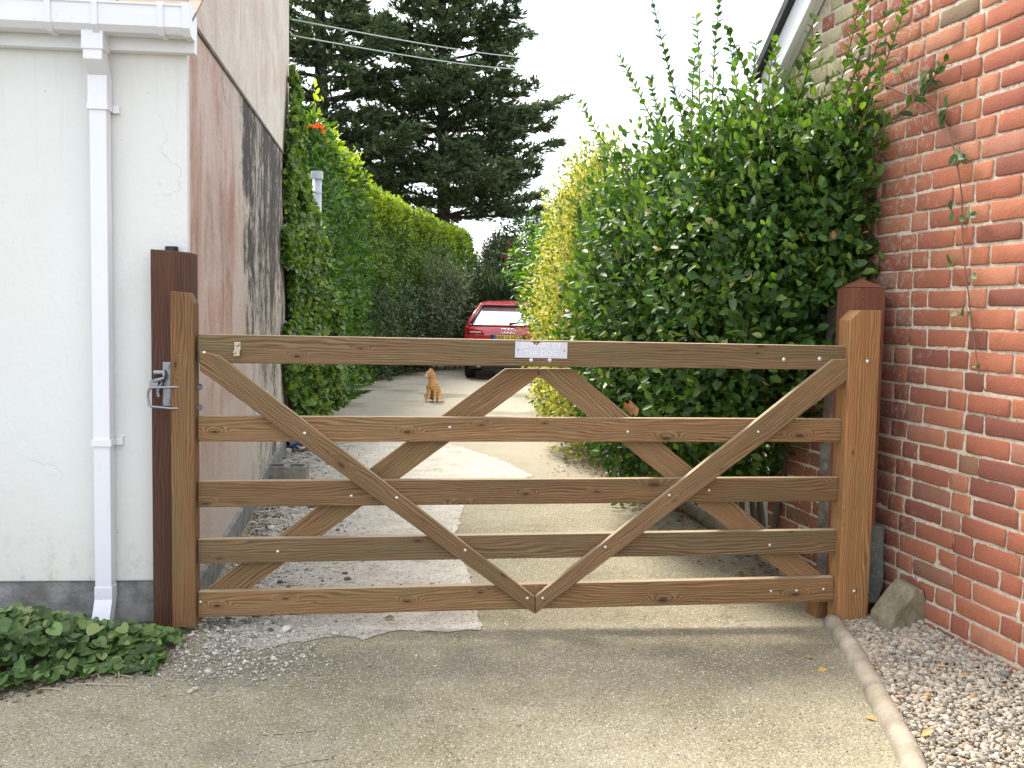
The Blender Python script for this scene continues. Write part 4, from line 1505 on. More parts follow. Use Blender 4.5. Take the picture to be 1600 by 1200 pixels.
# green lighter shrub beside the car, above the golden bush
LAUR = leaf_mat('laurel leaf', [(0, (0.03, 0.09, 0.012)), (0.4, (0.06, 0.155, 0.02)), (0.75, (0.10, 0.23, 0.03)), (1, (0.2, 0.35, 0.05))], 0.32, 0.35)
r_ = empty('laurel_shrub', (0.75, 16.5, 0), 0, 'bright green leafy shrub hanging over the right side of the red car', 'shrub')
r0 = np.array([0.75, 16.5, 0])
bush('foliage', [(q[0] - r0[0], q[1] - r0[1], *q[2:]) for q in [(0.75, 16.0, 1.9, 0.55, 0.9, 0.9), (0.62, 17.2, 2.1, 0.62, 0.9, 0.95), (1.0, 15.2, 2.2, 0.6, 0.9, 1.0), (1.0, 16.5, 0.9, 0.5, 1.0, 0.9)]], 9000, 0.12, LAUR, r_, 0.36, 'lance', 0.2, 0.8, (0.4, 1.12), 0.3, 2.0)
bm = bmesh.new()
for i in range(7):
    a = np.array([rng.uniform(-0.2, 0.3), rng.uniform(-0.9, 0.9), -0.02])
    tube(bm, [a, a + [rng.uniform(-.2, .1), 0, 0.9], a + [rng.uniform(-.4, .2), rng.uniform(-.3, .3), 1.9]], [0.03, 0.02, 0.008], 6)
bmobj('stems', bm, BARK, r_)

# ------------------------------------------------------------------ ivy on the end of the cottage wall
IVY = leaf_mat('ivy leaf', [(0, (0.03, 0.075, 0.018)), (0.35, (0.07, 0.15, 0.026)), (0.65, (0.13, 0.225, 0.036)), (0.9, (0.22, 0.31, 0.05)), (0.996, (0.25, 0.3, 0.06)), (1.0, (0.36, 0.12, 0.04))], 0.42, 0.25)
iv = empty('ivy', (0, 0, 0), 0, 'thick ivy and creeper covering the end of the stained wall', 'climbing plant')
N = 30000
yy = rng.uniform(9.4, 13.3, N)
zt = np.interp(yy, [9.4, 9.8, 10.2, 10.6, 11.2, 12.5, 13.9], [2.2, 3.2, 3.9, 3.3, 2.7, 2.35, 1.9])
zz = rng.uniform(0.05, 1.0, N) ** 0.8 * zt
wall_x = -1.466 - 0.15 * (yy - 4.485)
thick = 0.05 + (0.09 + 0.24 * np.clip((2.75 - zz) / 1.6, 0, 1)) * np.clip((yy - 9.6) / 1.4, 0, 1)
lum = np.array([mnoise.noise((a * 1.6, b * 1.6, 4.2)) for a, b in zip(yy, zz)])
edge = np.array([mnoise.noise((a * 2.2, b * 2.2, 9.2)) for a, b in zip(yy, zz)])
ok = (yy + edge * 1.3 > 9.7 + 0.12 * np.maximum(0, 2.0 - zz))
xx = wall_x + thick * (0.5 + 0.6 * rng.uniform(0, 1, N) ** 0.5) * (1 + 0.9 * lum)
pos = np.stack([xx, yy, zz], 1)[ok]
M = len(pos)
ax = unit(np.array([0.3, -0.2, -0.6]) + rdir(M) * 0.8)
nr = unit(np.array([0.8, -0.35, 0.4]) + rdir(M) * 0.8)
l = rng.uniform(0.04, 0.085, M)
leaves('leaves', pos, ax, nr, l, l * 0.8, IVY, iv, 'round', 0.1)
bm = bmesh.new()
for i in range(16):
    ya = rng.uniform(9.7, 13.6)
    q = [np.array([-1.466 - 0.15 * (ya + k * 0.12 - 4.485) + 0.03, ya + k * 0.12 + rng.normal(0, 0.06), z]) for k, z in enumerate(np.linspace(0.0, np.interp(ya, [9.4, 10.5, 13.9], [2.6, 3.6, 1.8]), 6))]
    tube(bm, q, [0.016, 0.014, 0.012, 0.01, 0.008, 0.004], 5)
bmobj('stems', bm, BARK, iv)
# trailing creeper tip with red leaves at the top
q = [P(462, 215, 10.6), P(475, 200, 10.7), P(492, 197, 10.8), P(505, 197, 10.9)]
RED = leaf_mat('red creeper leaf', [(0, (0.5, 0.09, 0.03)), (1, (0.65, 0.2, 0.06))], 0.5, 0.4)
pth = smooth_path(q, 6)
pos = np.array(pth + pth)
M = len(pos)
leaves('red_leaves', pos + rng.normal(0, 0.012, (M, 3)), unit(rdir(M) + [0, 0, -.3]), unit(rdir(M) * .5 + [0.5, -1, 0.3]), rng.uniform(0.025, 0.05, M), rng.uniform(0.02, 0.035, M), RED, iv, 'round')
# wall behind the ivy
bm = prism_bm([(0.0, -0.1), (4.2, -0.1), (4.2, 1.95), (1.6, 3.0), (0.0, 3.2)], 0.0, 0.25)
gw = bmobj('garden_wall', bm, m_cement('rough grey wall', (0.12, 0.11, 0.1), (0.28, 0.26, 0.24), 0.4), loc=C0 + sdir * (SL + 0.005) + np.array([-0.03, 0, 0]), rot=(0, 0, math.atan2(sdir[1], sdir[0])))
tag(gw, 'grey garden wall almost hidden under the thick ivy', 'wall')
# grey vent pipe above the ivy
vp = empty('vent_pipe', P(495, 330, 11.9) * [1, 1, 0], 0, 'grey plastic vent pipe with collar rising above the ivy', 'pipe')
GREY = simple('grey plastic', (0.42, 0.45, 0.5), 0.4, 0, 0.06, 8)
zt_ = P(495, 268, 11.9)[2]
bm = bmesh.new()
tube(bm, [(0, 0, 0), (0, 0, zt_ - 0.02)], 0.055, 20)
bmobj('pipe', bm, GREY, vp, True)
for z_a, z_b, rr in ((zt_ - 0.09, zt_, 0.073), (zt_ - 0.26, zt_ - 0.24, 0.06)):
    bm = bmesh.new()
    tube(bm, [(0, 0, z_a), (0, 0, z_b)], rr, 20)
    bmobj('collar', bm, GREY, vp)


# ------------------------------------------------------------------ clipped hedges on the left
def hedge(name, root, path, half, z1, N, L, mat, asp, shape, rag=0.1, up=0.4, z0=0.0, top_sprigs=0, sprig_mat=None, sprig_h=1.0, lime=0):
    """path: list of (x,y) centre line; a long block of leaves with soft edges"""
    o = np.array(root.location)
    path = np.array(path, float)
    seg = np.linalg.norm(np.diff(path, axis=0), axis=1)
    cum = np.concatenate([[0], np.cumsum(seg)])
    tot = cum[-1]

    def at(d):
        x = np.interp(d, cum, path[:, 0])
        y = np.interp(d, cum, path[:, 1])
        e = 0.05
        tx = np.interp(np.minimum(d + e, tot), cum, path[:, 0]) - np.interp(np.maximum(d - e, 0), cum, path[:, 0])
        ty = np.interp(np.minimum(d + e, tot), cum, path[:, 1]) - np.interp(np.maximum(d - e, 0), cum, path[:, 1])
        t = unit(np.stack([tx, ty, tx * 0], 1))
        return np.stack([x, y, x * 0], 1), np.stack([t[:, 1], -t[:, 0], t[:, 0] * 0], 1)
    zt = z1 if callable(z1) else (lambda d: z1 + 0 * d)
    u = rng.uniform(0, 1, N)
    d = rng.uniform(-half * 0.6, tot + half * 0.6, N)
    c, s = at(np.clip(d, 0, tot))
    # sections: right side face, left side face, top, ends
    ztop = zt(np.clip(d, 0, tot))
    which = rng.choice(3, N, p=[0.52, 0.24, 0.24])
    dep = rng.uniform(0, 1, N) ** 1.6 * 0.35
    off = np.where(which == 0, half - dep, np.where(which == 1, -half + dep, rng.uniform(-half, half, N)))
    z = np.where(which == 2, ztop - dep, z0 + (ztop - z0) * u)
    p = c + s * off[:, None]
    p[:, 2] = z
    lum = np.array([mnoise.noise(q * 1.5) for q in p]) * rag * 2 + np.array([mnoise.noise(q * 5.0) for q in p]) * rag
    n = np.where((which == 0)[:, None], s, np.where((which == 1)[:, None], -s, np.array([[0, 0, 1.0]])))
    p = p + n * lum[:, None]
    beyond = np.clip(-d, 0, 9) * -1 + np.clip(d - tot, 0, 9)
    tv = np.stack([-s[:, 1], s[:, 0], s[:, 2]], 1)
    p = p + tv * (beyond * 0.8)[:, None]
    p[:, 2] = np.maximum(p[:, 2], 0.03)
    ax = unit(n * 0.6 + np.array([0, 0, up]) + rdir(N) * 0.8)
    nr = unit(n * 0.8 + np.array([0, 0, 0.4]) + rdir(N) * 0.6)
    l = L * rng.uniform(0.65, 1.25, N)
    leaves('foliage', p - o, ax, nr, l, l * asp, mat, root, shape)
    if top_sprigs:
        M = top_sprigs
        d = rng.uniform(0, tot, M)
        c, s = at(d)
        p = c + s * rng.uniform(-half, half, M)[:, None]
        hgt = rng.uniform(0.05, 0.32, M) * sprig_h * (0.6 + 0.8 * np.array([max(0, mnoise.noise(q * 0.9)) for q in p]))
        P_, A_, Nn = [], [], []
        for j in range(M):
            base = np.array([p[j, 0], p[j, 1], zt(d[j:j + 1])[0] - 0.05])
            k = 7
            lean = rng.normal(0, 0.25, 3)
            lean[2] = 1
            for q in range(k):
                P_.append(base + lean * hgt[j] * q / k)
                A_.append(unit(lean * 0.6 + rdir(1)[0]))
                Nn.append(unit(rdir(1)[0] + [0, 0, 1]))
        P_ = np.array(P_)
        l = L * rng.uniform(0.7, 1.1, len(P_))
        hgt = hgt
        leaves('sprays', P_ - o, np.array(A_), np.array(Nn), l, l * asp, sprig_mat or mat, root, shape)
    if lime:        # fresh growth along the top
        M = lime
        d = rng.uniform(0, tot, M)
        c, s = at(d)
        onface = rng.uniform(0, 1, M) < 0.55
        zt_l = zt(d)
        off = np.where(onface, half + rng.uniform(-0.08, 0.1, M), rng.uniform(-half, half, M))
        p = c + s * off[:, None]
        fade = np.abs(rng.normal(0, 0.28, M))
        p[:, 2] = np.where(onface, zt_l - fade, zt_l + rng.uniform(-0.05, 0.08, M))
        p = p + s * (np.array([mnoise.noise(q * 1.5) for q in p]) * rag * 2)[:, None]
        ax = unit(s * np.where(onface, 0.6, 0)[:, None] + np.array([0, 0, 0.6]) + rdir(M) * 0.7)
        l = L * rng.uniform(0.65, 1.1, M)
        leaves('new_leaves', p - o, ax, unit(s * 0.4 + np.array([0, 0, 0.6]) + rdir(M) * 0.6), l, l * asp, sprig_mat, root, shape)
    # woody core
    bm = bmesh.new()
    for dd in np.arange(0.3, tot, 0.55):
        c, s = at(np.array([dd]))
        a = c[0] + s[0] * rng.uniform(-0.15, 0.15) - o
        h = zt(np.array([dd]))[0] * 0.85
        tube(bm, [a + [0, 0, -0.02], a + [rng.uniform(-.1, .1), rng.uniform(-.1, .1), h * 0.5], a + [rng.uniform(-.2, .2), rng.uniform(-.2, .2), h]], [0.035, 0.025, 0.01], 6)
    bmobj('stems', bm, BARK, root)


PRIV = leaf_mat('privet leaf', [(0, (0.045, 0.095, 0.02)), (0.4, (0.09, 0.165, 0.03)), (0.75, (0.145, 0.235, 0.042)), (1, (0.17, 0.25, 0.05))], 0.5, 0.3)
LIME = leaf_mat('lime new leaf', [(0, (0.14, 0.24, 0.035)), (0.5, (0.24, 0.34, 0.05)), (1, (0.36, 0.44, 0.08))], 0.45, 0.5)
LAUR2 = leaf_mat('dark laurel leaf', [(0, (0.026, 0.075, 0.012)), (0.4, (0.052, 0.13, 0.02)), (0.8, (0.095, 0.2, 0.03)), (1, (0.16, 0.28, 0.045))], 0.3, 0.3)
h1 = empty('laurel_hedge', (-3.2, 14.0, 0), 0, 'tall glossy laurel hedge behind the ivy and vent pipe', 'hedge')
hedge('hedge', h1, [(-3.22, 13.6), (-3.3, 16.0), (-3.4, 19.0)], 0.55, lambda d: 3.95 + 0.0 * d, 30000, 0.12, LAUR2, 0.42, 'oval', 0.14, 0.3, 0, 90, LIME, 1.9, 900)
h2 = empty('clipped_hedge', (-2.9, 24, 0), 0, 'long clipped hedge with lime green top curving behind the car', 'hedge')
hedge('hedge', h2, [(-3.5, 19.8), (-3.15, 23.0), (-2.6, 27.0), (-1.9, 30.0)], 0.6, lambda d: 3.85 - 0.012 * d, 95000, 0.10, PRIV, 0.5, 'oval', 0.10, 0.4, 0, 700, LIME, 1.0, 9000)

# darker shrubs along the foot of the hedge
DKS = leaf_mat('dark shrub leaf', [(0, (0.024, 0.045, 0.018)), (0.5, (0.05, 0.085, 0.03)), (0.9, (0.09, 0.13, 0.05)), (1, (0.15, 0.18, 0.08))], 0.5, 0.2)
OLV = leaf_mat('olive grey leaf', [(0, (0.05, 0.075, 0.03)), (0.5, (0.11, 0.14, 0.06)), (1, (0.2, 0.23, 0.12))], 0.5, 0.3)


def shrub(name, label, blobs, N, L, mat, asp, shape, cat='shrub', **kw):
    b = np.array(blobs)
    o = np.array([b[:, 0].mean(), b[:, 1].mean(), 0])
    r = empty(name, o, 0, label, cat)
    bush('foliage', [(q[0] - o[0], q[1] - o[1], *q[2:]) for q in blobs], N, L, mat, r, asp, shape, **kw)
    bm = bmesh.new()
    for q in blobs:
        for i in range(3):
            a = np.array([q[0] - o[0] + rng.normal(0, q[3] * 0.25), q[1] - o[1] + rng.normal(0, q[4] * 0.25), -0.02])
            tube(bm, [a, a + [rng.normal(0, 0.06), rng.normal(0, 0.06), q[2] * 0.6], a + [rng.normal(0, 0.15), rng.normal(0, 0.15), q[2] + q[5] * 0.5]], [0.03, 0.02, 0.008], 6)
    bmobj('stems', bm, BARK, r)
    return r


shrub('dark_shrub', 'dark low shrub with overhanging leaves at the foot of the clipped hedge',
      [(-2.75, 20.6, 0.9, 0.42, 0.9, 1.0), (-2.55, 22.2, 0.9, 0.45, 0.9, 1.1), (-2.3, 23.6, 0.8, 0.45, 0.9, 1.0)], 10000, 0.09, DKS, 0.4, 'lance', lump=0.3)
shrub('olive_shrub', 'silvery olive shrub against the clipped hedge left of the car',
      [(-1.75, 24.2, 1.75, 0.55, 0.7, 1.0), (-1.4, 24.8, 1.5, 0.5, 0.7, 0.9), (-1.9, 23.6, 1.2, 0.4, 0.6, 0.8)], 7000, 0.085, OLV, 0.42, 'lance', lump=0.35, depth=(0.4, 1.15))
# feathery grass clump by the car
gg = empty('feathery_grass', (-0.75, 25.6, 0), 0, 'feathery dark green bamboo like clump left of the red car', 'plant')
N = 3800
th = rng.uniform(0, 6.28, N)
rr = rng.uniform(0.2, 1.0, N)
h_ = rng.uniform(0.5, 2.3, N)
pos = np.stack([np.cos(th) * rr * (0.35 + 0.35 * h_), np.sin(th) * rr * 0.7, h_], 1)
axx = unit(np.stack([np.cos(th) * 0.8, np.sin(th) * 0.8, rng.uniform(-0.7, 0.9, N)], 1))
leaves('leaves', pos, axx, unit(rdir(N) + [0, -0.5, 0.6]), rng.uniform(0.25, 0.5, N), rng.uniform(0.014, 0.03, N), leaf_mat('grass blade', [(0, (0.03, 0.06, 0.025)), (0.6, (0.06, 0.10, 0.04)), (1, (0.12, 0.17, 0.07))], 0.5, 0.3), gg, 'lance', 0.35)
bm = bmesh.new()
for i in range(60):
    a = rng.uniform(0, 6.28)
    t0 = np.array([math.cos(a) * rng.uniform(0, .3), math.sin(a) * rng.uniform(0, .3), 0])
    h = rng.uniform(1.2, 2.4)
    tube(bm, [t0, t0 * 1.8 + [0, 0, h * 0.6], t0 * 3.2 + [0, 0, h]], [0.008, 0.007, 0.003], 4)
bmobj('stems', bm, TWIG, gg)
# strappy leaves at the foot of the laurel hedge
ss_ = empty('strap_leaf_plant', (-2.75, 15.6, 0), 0, 'low strappy leaved plant at the foot of the laurel hedge', 'plant')
N = 70
th = rng.uniform(0, 6.28, N)
leaves('leaves', np.stack([np.cos(th) * 0.12, (rng.uniform(-1, 1, N)), 0 * th + 0.02], 1), unit(np.stack([np.cos(th) * 0.6 + 0.3, np.sin(th) * 0.6, rng.uniform(0.4, 1, N)], 1)), unit(rdir(N) * 0.3 + [0, 0, 1]),
       rng.uniform(0.15, 0.3, N), rng.uniform(0.016, 0.028, N), LAUR2, ss_, 'lance', 0.6)

# background trees beyond the car
BGT = leaf_mat('far olive leaf', [(0, (0.07, 0.1, 0.045)), (0.5, (0.13, 0.17, 0.075)), (1, (0.22, 0.26, 0.13))], 0.6, 0.3)
BGD = leaf_mat('far dark leaf', [(0, (0.03, 0.06, 0.025)), (0.5, (0.06, 0.105, 0.04)), (1, (0.11, 0.155, 0.065))], 0.6, 0.25)


def small_tree(name, label, x, y, h, r, mat, N, L, shape='oval', nb=9):
    root = empty(name, (x, y, 0), 0, label, 'tree', 'trees beyond the drive')
    bm = bmesh.new()
    tube(bm, [(0, 0, -0.05), (0.05, 0, h * 0.35), (0, 0.05, h * 0.8)], [0.14, 0.10, 0.03], 8)
    blobs = []
    for i in range(nb):
        a = rng.uniform(0, 6.28)
        q = np.array([math.cos(a) * r * rng.uniform(0.2, 0.75), math.sin(a) * r * rng.uniform(0.2, 0.75), h * rng.uniform(0.35, 0.88)])
        s = r * rng.uniform(0.35, 0.6)
        blobs.append((*q, s, s, s * rng.uniform(0.8, 1.3)))
        tube(bm, [(0.02, 0.02, q[2] * 0.6), tuple(q * [0.5, 0.5, 0.9]), tuple(q)], [0.05, 0.03, 0.012], 5)
    bmobj('trunk', bm, BARK, root)
    bush('crown', blobs, N, L, mat, root, 0.5, shape, lump=0.4, depth=(0.35, 1.15), rnd=0.9)
    return root


small_tree('small_tree', 'grey green conical tree far behind the car, under the dark conifers', -0.3, 40, 4.9, 1.0, BGT, 7000, 0.13)
small_tree('small_tree', 'darker bushy tree far behind the car, nearest the golden bush', 0.9, 38, 5.6, 1.5, BGD, 9000, 0.14)
small_tree('small_tree', 'low dark tree filling the gap behind the clipped hedge end', -1.3, 43, 4.0, 1.2, BGD, 6000, 0.14)
small_tree('small_tree', 'mid green tree behind the golden bush, beside the pale sky', 2.3, 33, 6.3, 1.5, BGT, 9000, 0.13)
shrub('red_flowered_shrub', 'shrub dotted with dark red flowers behind the car', [(-0.15, 30.0, 2.0, 0.7, 0.6, 1.4), (0.6, 29.6, 1.6, 0.6, 0.6, 1.4)], 6000, 0.10, DKS, 0.5, 'oval', lump=0.35, depth=(0.4, 1.1))
sh = [o for o in COL.objects if o.name.startswith('red_flowered_shrub')][0]
p = np.array([P(a, b, 28.9) for a, b in [(797, 383), (803, 390), (799, 398), (842, 378), (848, 384), (845, 374), (790, 402), (826, 392)] for _ in range(7)]) - np.array(sh.location)
p += rng.normal(0, 0.05, p.shape)
leaves('blossoms', p, rdir(len(p)), rdir(len(p)), 0.07, 0.06, leaf_mat('dark red petal', [(0, (0.2, 0.015, 0.02)), (1, (0.35, 0.03, 0.04))], 0.5, 0.3), sh, 'round')


# ------------------------------------------------------------------ dark conifers
NEED = leaf_mat('dark conifer needles', [(0, (0.05, 0.08, 0.042)), (0.5, (0.09, 0.132, 0.064)), (0.85, (0.135, 0.18, 0.08)), (1, (0.2, 0.23, 0.11))], 0.7, 0.32)
CBARK = simple('dark conifer bark', (0.04, 0.03, 0.022), 0.9, 0, 0.35, 6, 0.7)


def conifer(label, x, y, h, z0, rad, nlev, seed, trunk_r=0.35, per=9, skip=lambda a, z: False):
    r = np.random.default_rng(seed)
    root = empty('conifer', (x, y, 0), 0, label, 'tree', 'dark conifers beyond the hedge')
    bm = bmesh.new()
    tube(bm, [(0, 0, -0.1), (0.1, 0, h * 0.3), (-0.05, 0.05, h * 0.65), (0, 0, h)], [trunk_r, trunk_r * 0.8, trunk_r * 0.45, 0.03], 10)
    lb = bmesh.new()
    pos, ax, nn, ll = [], [], [], []
    for i in range(nlev):
        f = (i + r.uniform(-0.3, 0.3)) / nlev
        z = z0 + (h - z0) * f
        R_ = rad(max(0, min(1, f)))
        n = max(4, int(per * (1 - 0.45 * f)))
        for k in range(n):
            a = 2 * math.pi * (k + r.uniform(-0.4, 0.4)) / n + i * 0.9
            if skip(a, z):
                continue
            L = R_ * r.uniform(0.6, 1.12)
            rise = r.uniform(-0.02, 0.22)
            d = np.array([math.cos(a), math.sin(a), 0])
            s = np.array([-d[1], d[0], 0])
            pts = [np.array([0, 0, z]) + d * L * t + np.array([0, 0, L * (rise * t + 0.12 * t ** 2.5)]) + s * r.normal(0, 0.06) * L * t for t in (0, 0.3, 0.6, 0.85, 1.0)]
            tube(lb, pts, [0.07, 0.055, 0.04, 0.02, 0.01], 5)
            # side sprays in flat tiers along the limb
            ns = int(24 * max(0.5, L / 3.5))
            for q in range(ns):
                t = 0.22 + 0.78 * r.uniform(0, 1) ** 0.75
                b = np.interp(t, (0, 0.3, 0.6, 0.85, 1.0), range(5))
                b0 = int(min(b, 3))
                c = pts[b0] + (pts[b0 + 1] - pts[b0]) * (b - b0)
                sg = r.choice([-1, 1])
                sl_ = L * 0.30 * (1.15 - t) + 0.28
                m = int(24 * (0.6 + sl_))
                w_ = r.uniform(0, 1, m)
                sdv = unit(s * sg * 0.8 + d * 0.7 + np.array([0, 0, r.uniform(-0.05, 0.35)]))
                pp = c + sdv * (w_ * sl_)[:, None] + r.normal(0, 0.06, (m, 3)) * [1, 1, 0.75]
                pos.append(pp)
                ax.append(unit(sdv * 0.8 + d * 0.4 + r.normal(0, 0.45, (m, 3)) + [0, 0, 0.15]))
                nn.append(unit(np.array([0, 0, 1.0]) + r.normal(0, 0.5, (m, 3))))
                ll.append(r.uniform(0.14, 0.32, m))
    bmobj('trunk', bm, CBARK, root)
    bmobj('branches', lb, CBARK, root)
    pos, ax, nn, ll = map(np.concatenate, (pos, ax, nn, ll))
    print('conifer', len(pos))
    return leaves('crown', pos, ax, nn, ll, ll * 0.34, NEED, root, 'lance', 0.05)


rad1 = lambda f: 5.6 * (1 - f) ** 0.62 * (0.78 + 0.22 * math.sin(f * 31))
conifer('wide dark conifer with layered boughs reaching right over the driveway', P(690, 300, 39)[0], 39.0, 19.0, 5.2, rad1, 26, 11, 0.32, 9)
rad2 = lambda f: 4.2 * (1 - f) ** 0.5 * (0.8 + 0.2 * math.sin(f * 23 + 1))
conifer('dark conifer with bare lower trunk showing beside the ivy wall', P(500, 200, 36)[0], 36.0, 20.0, 5.6, rad2, 22, 5, 0.36, 8)

# overhead cables from the cottage to the trees
CAB = simple('pale green cable sheath', (0.32, 0.38, 0.33), 0.5, 0, 0.05, 5)
for (a, b, lab) in (((455, 30), (832, 90), 'upper of the two thin overhead cables crossing the conifers'), ((455, 55), (818, 108), 'lower of the two thin overhead cables crossing the conifers')):
    A_, B_ = P(*a, 10.4), P(*b, 34.0)
    pts = [A_ + (B_ - A_) * t - np.array([0, 0, 0.25 * 4 * t * (1 - t) * 0.3]) for t in np.linspace(0, 1, 24)]
    bm = bmesh.new()
    tube(bm, pts, list(np.linspace(0.008, 0.016, 24)), 6)
    tag(bmobj('overhead_cable', bm, CAB, smooth=True), lab, 'cable', 'overhead cables')

# ------------------------------------------------------------------ leafy ground cover at the foot of the white wall
GC = leaf_mat('ground cover leaf', [(0, (0.035, 0.075, 0.02)), (0.4, (0.075, 0.14, 0.04)), (0.75, (0.13, 0.215, 0.065)), (0.95, (0.2, 0.29, 0.09)), (1, (0.28, 0.3, 0.12))], 0.4, 0.25)
gc = empty('ground_cover', (-1.9, 3.95, 0), FR, 'low round leaved green ground cover along the white wall', 'plant')
N = 5600
u = rng.uniform(-1.6, 0.5, N)      # along the wall, local
v = rng.uniform(-0.75, 0.22, N)
fr = np.interp(u, [-1.6, -0.7, -0.25, 0.1, 0.3, 0.5], [-0.72, -0.68, -0.5, -0.27, -0.13, -0.12])
hn = np.array([mnoise.noise((a * 3.2, b * 3.2, 1.1)) for a, b in zip(u, v)])
d_ = np.clip((v - fr) / 0.16, -0.4, 1)
hmax = (0.175 + 0.085 * hn) * np.clip(d_, 0.12, 1) ** 0.6
hmax = np.where(u > 0.12, hmax * np.interp(u, [0.12, 0.5], [0.9, 0.45]), hmax)
hmax = np.where(v > 0.1, hmax * 0.75, hmax)
zz = hmax * (0.35 + 0.75 * rng.uniform(0, 1, N) ** 0.6)
ok = (v > fr - 0.05 + 0.08 * hn)
pos = np.stack([u, v, np.maximum(zz, 0.012)], 1)[ok]
M = len(pos)
tilt = np.stack([rng.normal(0, .5, M), rng.normal(-0.75, .4, M), rng.uniform(-0.45, 0.25, M)], 1)
l = np.clip(rng.normal(0.043, 0.014, M), 0.018, 0.07)
leaves('leaves', pos, unit(tilt), unit(np.array([0, -0.45, 0.9]) + rdir(M) * 0.45), l, l * 0.95, GC, gc, 'heart', 0.18)
bm = bmesh.new()
for i in range(170):
    q = pos[rng.integers(0, M)]
    b = np.array([q[0] + rng.normal(0, 0.04), q[1] + abs(rng.normal(0, 0.05)), -0.01])
    tube(bm, [b, (b + q) / 2 + [0, 0, 0.02], q], [0.0022, 0.002, 0.0014], 4)
bmobj('stems', bm, TWIG, gc)
N = 900
uu_ = rng.uniform(-1.6, 0.45, N)
vv2 = np.interp(uu_, [-1.6, -0.7, -0.25, 0.1, 0.3, 0.5], [-0.74, -0.7, -0.53, -0.31, -0.16, -0.14]) + rng.normal(0.0, 0.045, N)
loc_ = np.stack([uu_, vv2, np.full(N, 0.006)], 1)
ca_, sa2 = math.cos(FR), math.sin(FR)
wpos = np.stack([-1.9 + loc_[:, 0] * ca_ - loc_[:, 1] * sa2, 3.95 + loc_[:, 0] * sa2 + loc_[:, 1] * ca_, loc_[:, 2]], 1)
szz = np.clip(rng.lognormal(math.log(0.0055), 0.5, N), 0.002, 0.02)
tag(stones('soil_crumbs', wpos, szz, m_stone('soil crumbs', [(0, (0.05, 0.04, 0.028)), (0.6, (0.13, 0.1, 0.07)), (1, (0.3, 0.26, 0.2))]), flat=0.6),
    'soil and bits along the front edge of the ground cover', 'soil', kind='stuff')
# dry grass stalks in front
STRAW = simple('dry straw', (0.42, 0.36, 0.22), 0.8, 0, 0.2, 20)
gi = np.array(Matrix.Translation((-1.9, 3.95, 0)) @ Matrix.Rotation(FR, 4, 'Z'))
gi = np.linalg.inv(gi)
for st in ([(150, 1002, 3.95), (172, 1014, 3.9), (184, 1028, 3.88), (186, 1068, 3.75)], [(145, 1030, 3.85), (175, 1052, 3.8), (208, 1058, 3.75)], [(110, 1078, 3.72), (135, 1060, 3.76), (172, 1048, 3.8)],
           [(182, 1030, 3.84), (182, 1050, 3.8), (180, 1062, 3.76)], [(150, 1048, 3.8), (156, 1068, 3.74)], [(60, 1104, 3.62), (75, 1100, 3.63), (95, 1102, 3.62)], [(28, 968, 4.05), (36, 950, 4.1)], [(120, 1085, 3.68), (160, 1084, 3.68), (200, 1083, 3.68)]):
    q = [P(*a) for a in st]
    for k in q:
        k[2] = max(k[2], 0.008)
    q = [(gi @ np.array([*k, 1]))[:3] for k in q]
    bm = bmesh.new()
    tube(bm, smooth_path(q, 4), 0.0021, 5)
    bmobj('dry_stalk', bm, STRAW, gc)

# ------------------------------------------------------------------ fallen leaves (countable ones on the front drive and gravel)
YL = leaf_mat('yellow fallen leaf', [(0, (0.5, 0.42, 0.08)), (0.5, (0.55, 0.38, 0.10)), (1, (0.6, 0.5, 0.22))], 0.6, 0.2)
OR = leaf_mat('pale orange fallen leaf', [(0, (0.6, 0.36, 0.12)), (1, (0.68, 0.45, 0.2))], 0.6, 0.2)
BRN = leaf_mat('brown fallen leaf', [(0, (0.14, 0.075, 0.03)), (0.6, (0.26, 0.14, 0.06)), (1, (0.36, 0.22, 0.11))], 0.7, 0.1)
fl = [(1262, 1030, YL, .05, 'green yellow fallen leaf on the tarmac below the gate\'s right end', 0.004), (1292, 1046, YL, .055, 'yellow fallen leaf lying closest to the edging on the tarmac', 0.004),
      (1350, 1122, OR, .055, 'pale buff fallen leaf on the tarmac touching the edging', 0.004), (1068, 986, YL, .035, 'small yellow fallen leaf in mid drive below the gate', 0.004),
      (1460, 1080, OR, .05, 'yellow orange fallen leaf in the middle of the gravel', None), (1440, 1140, OR, .05, 'orange fallen leaf nearest the camera on the gravel', None),
      (1478, 1043, OR, .035, 'small orange fallen leaf on gravel close to the brick wall', None), (618, 968, BRN, .055, 'curled brown fallen leaf on the concrete below the gate', 0.01)]
for a, b, m_, sz, lab, zz in fl:
    q = G(a, b)
    if zz is None:
        q = G(a, b, 0.05)
        q[2] = gravel_z(q[0], q[1]) + 0.012
    else:
        q[2] = zz
    o = leaves('fallen_leaf', np.zeros((1, 3)), np.array([[rng.normal(), rng.normal() * 0.6, 0.15]]), np.array([[0.15, -0.2, 1.0]]), np.array([sz]), np.array([sz * 0.55]), m_, None, 'oval', 0.25)
    o.location = q
    tag(o, lab, 'leaf', 'fallen leaves')
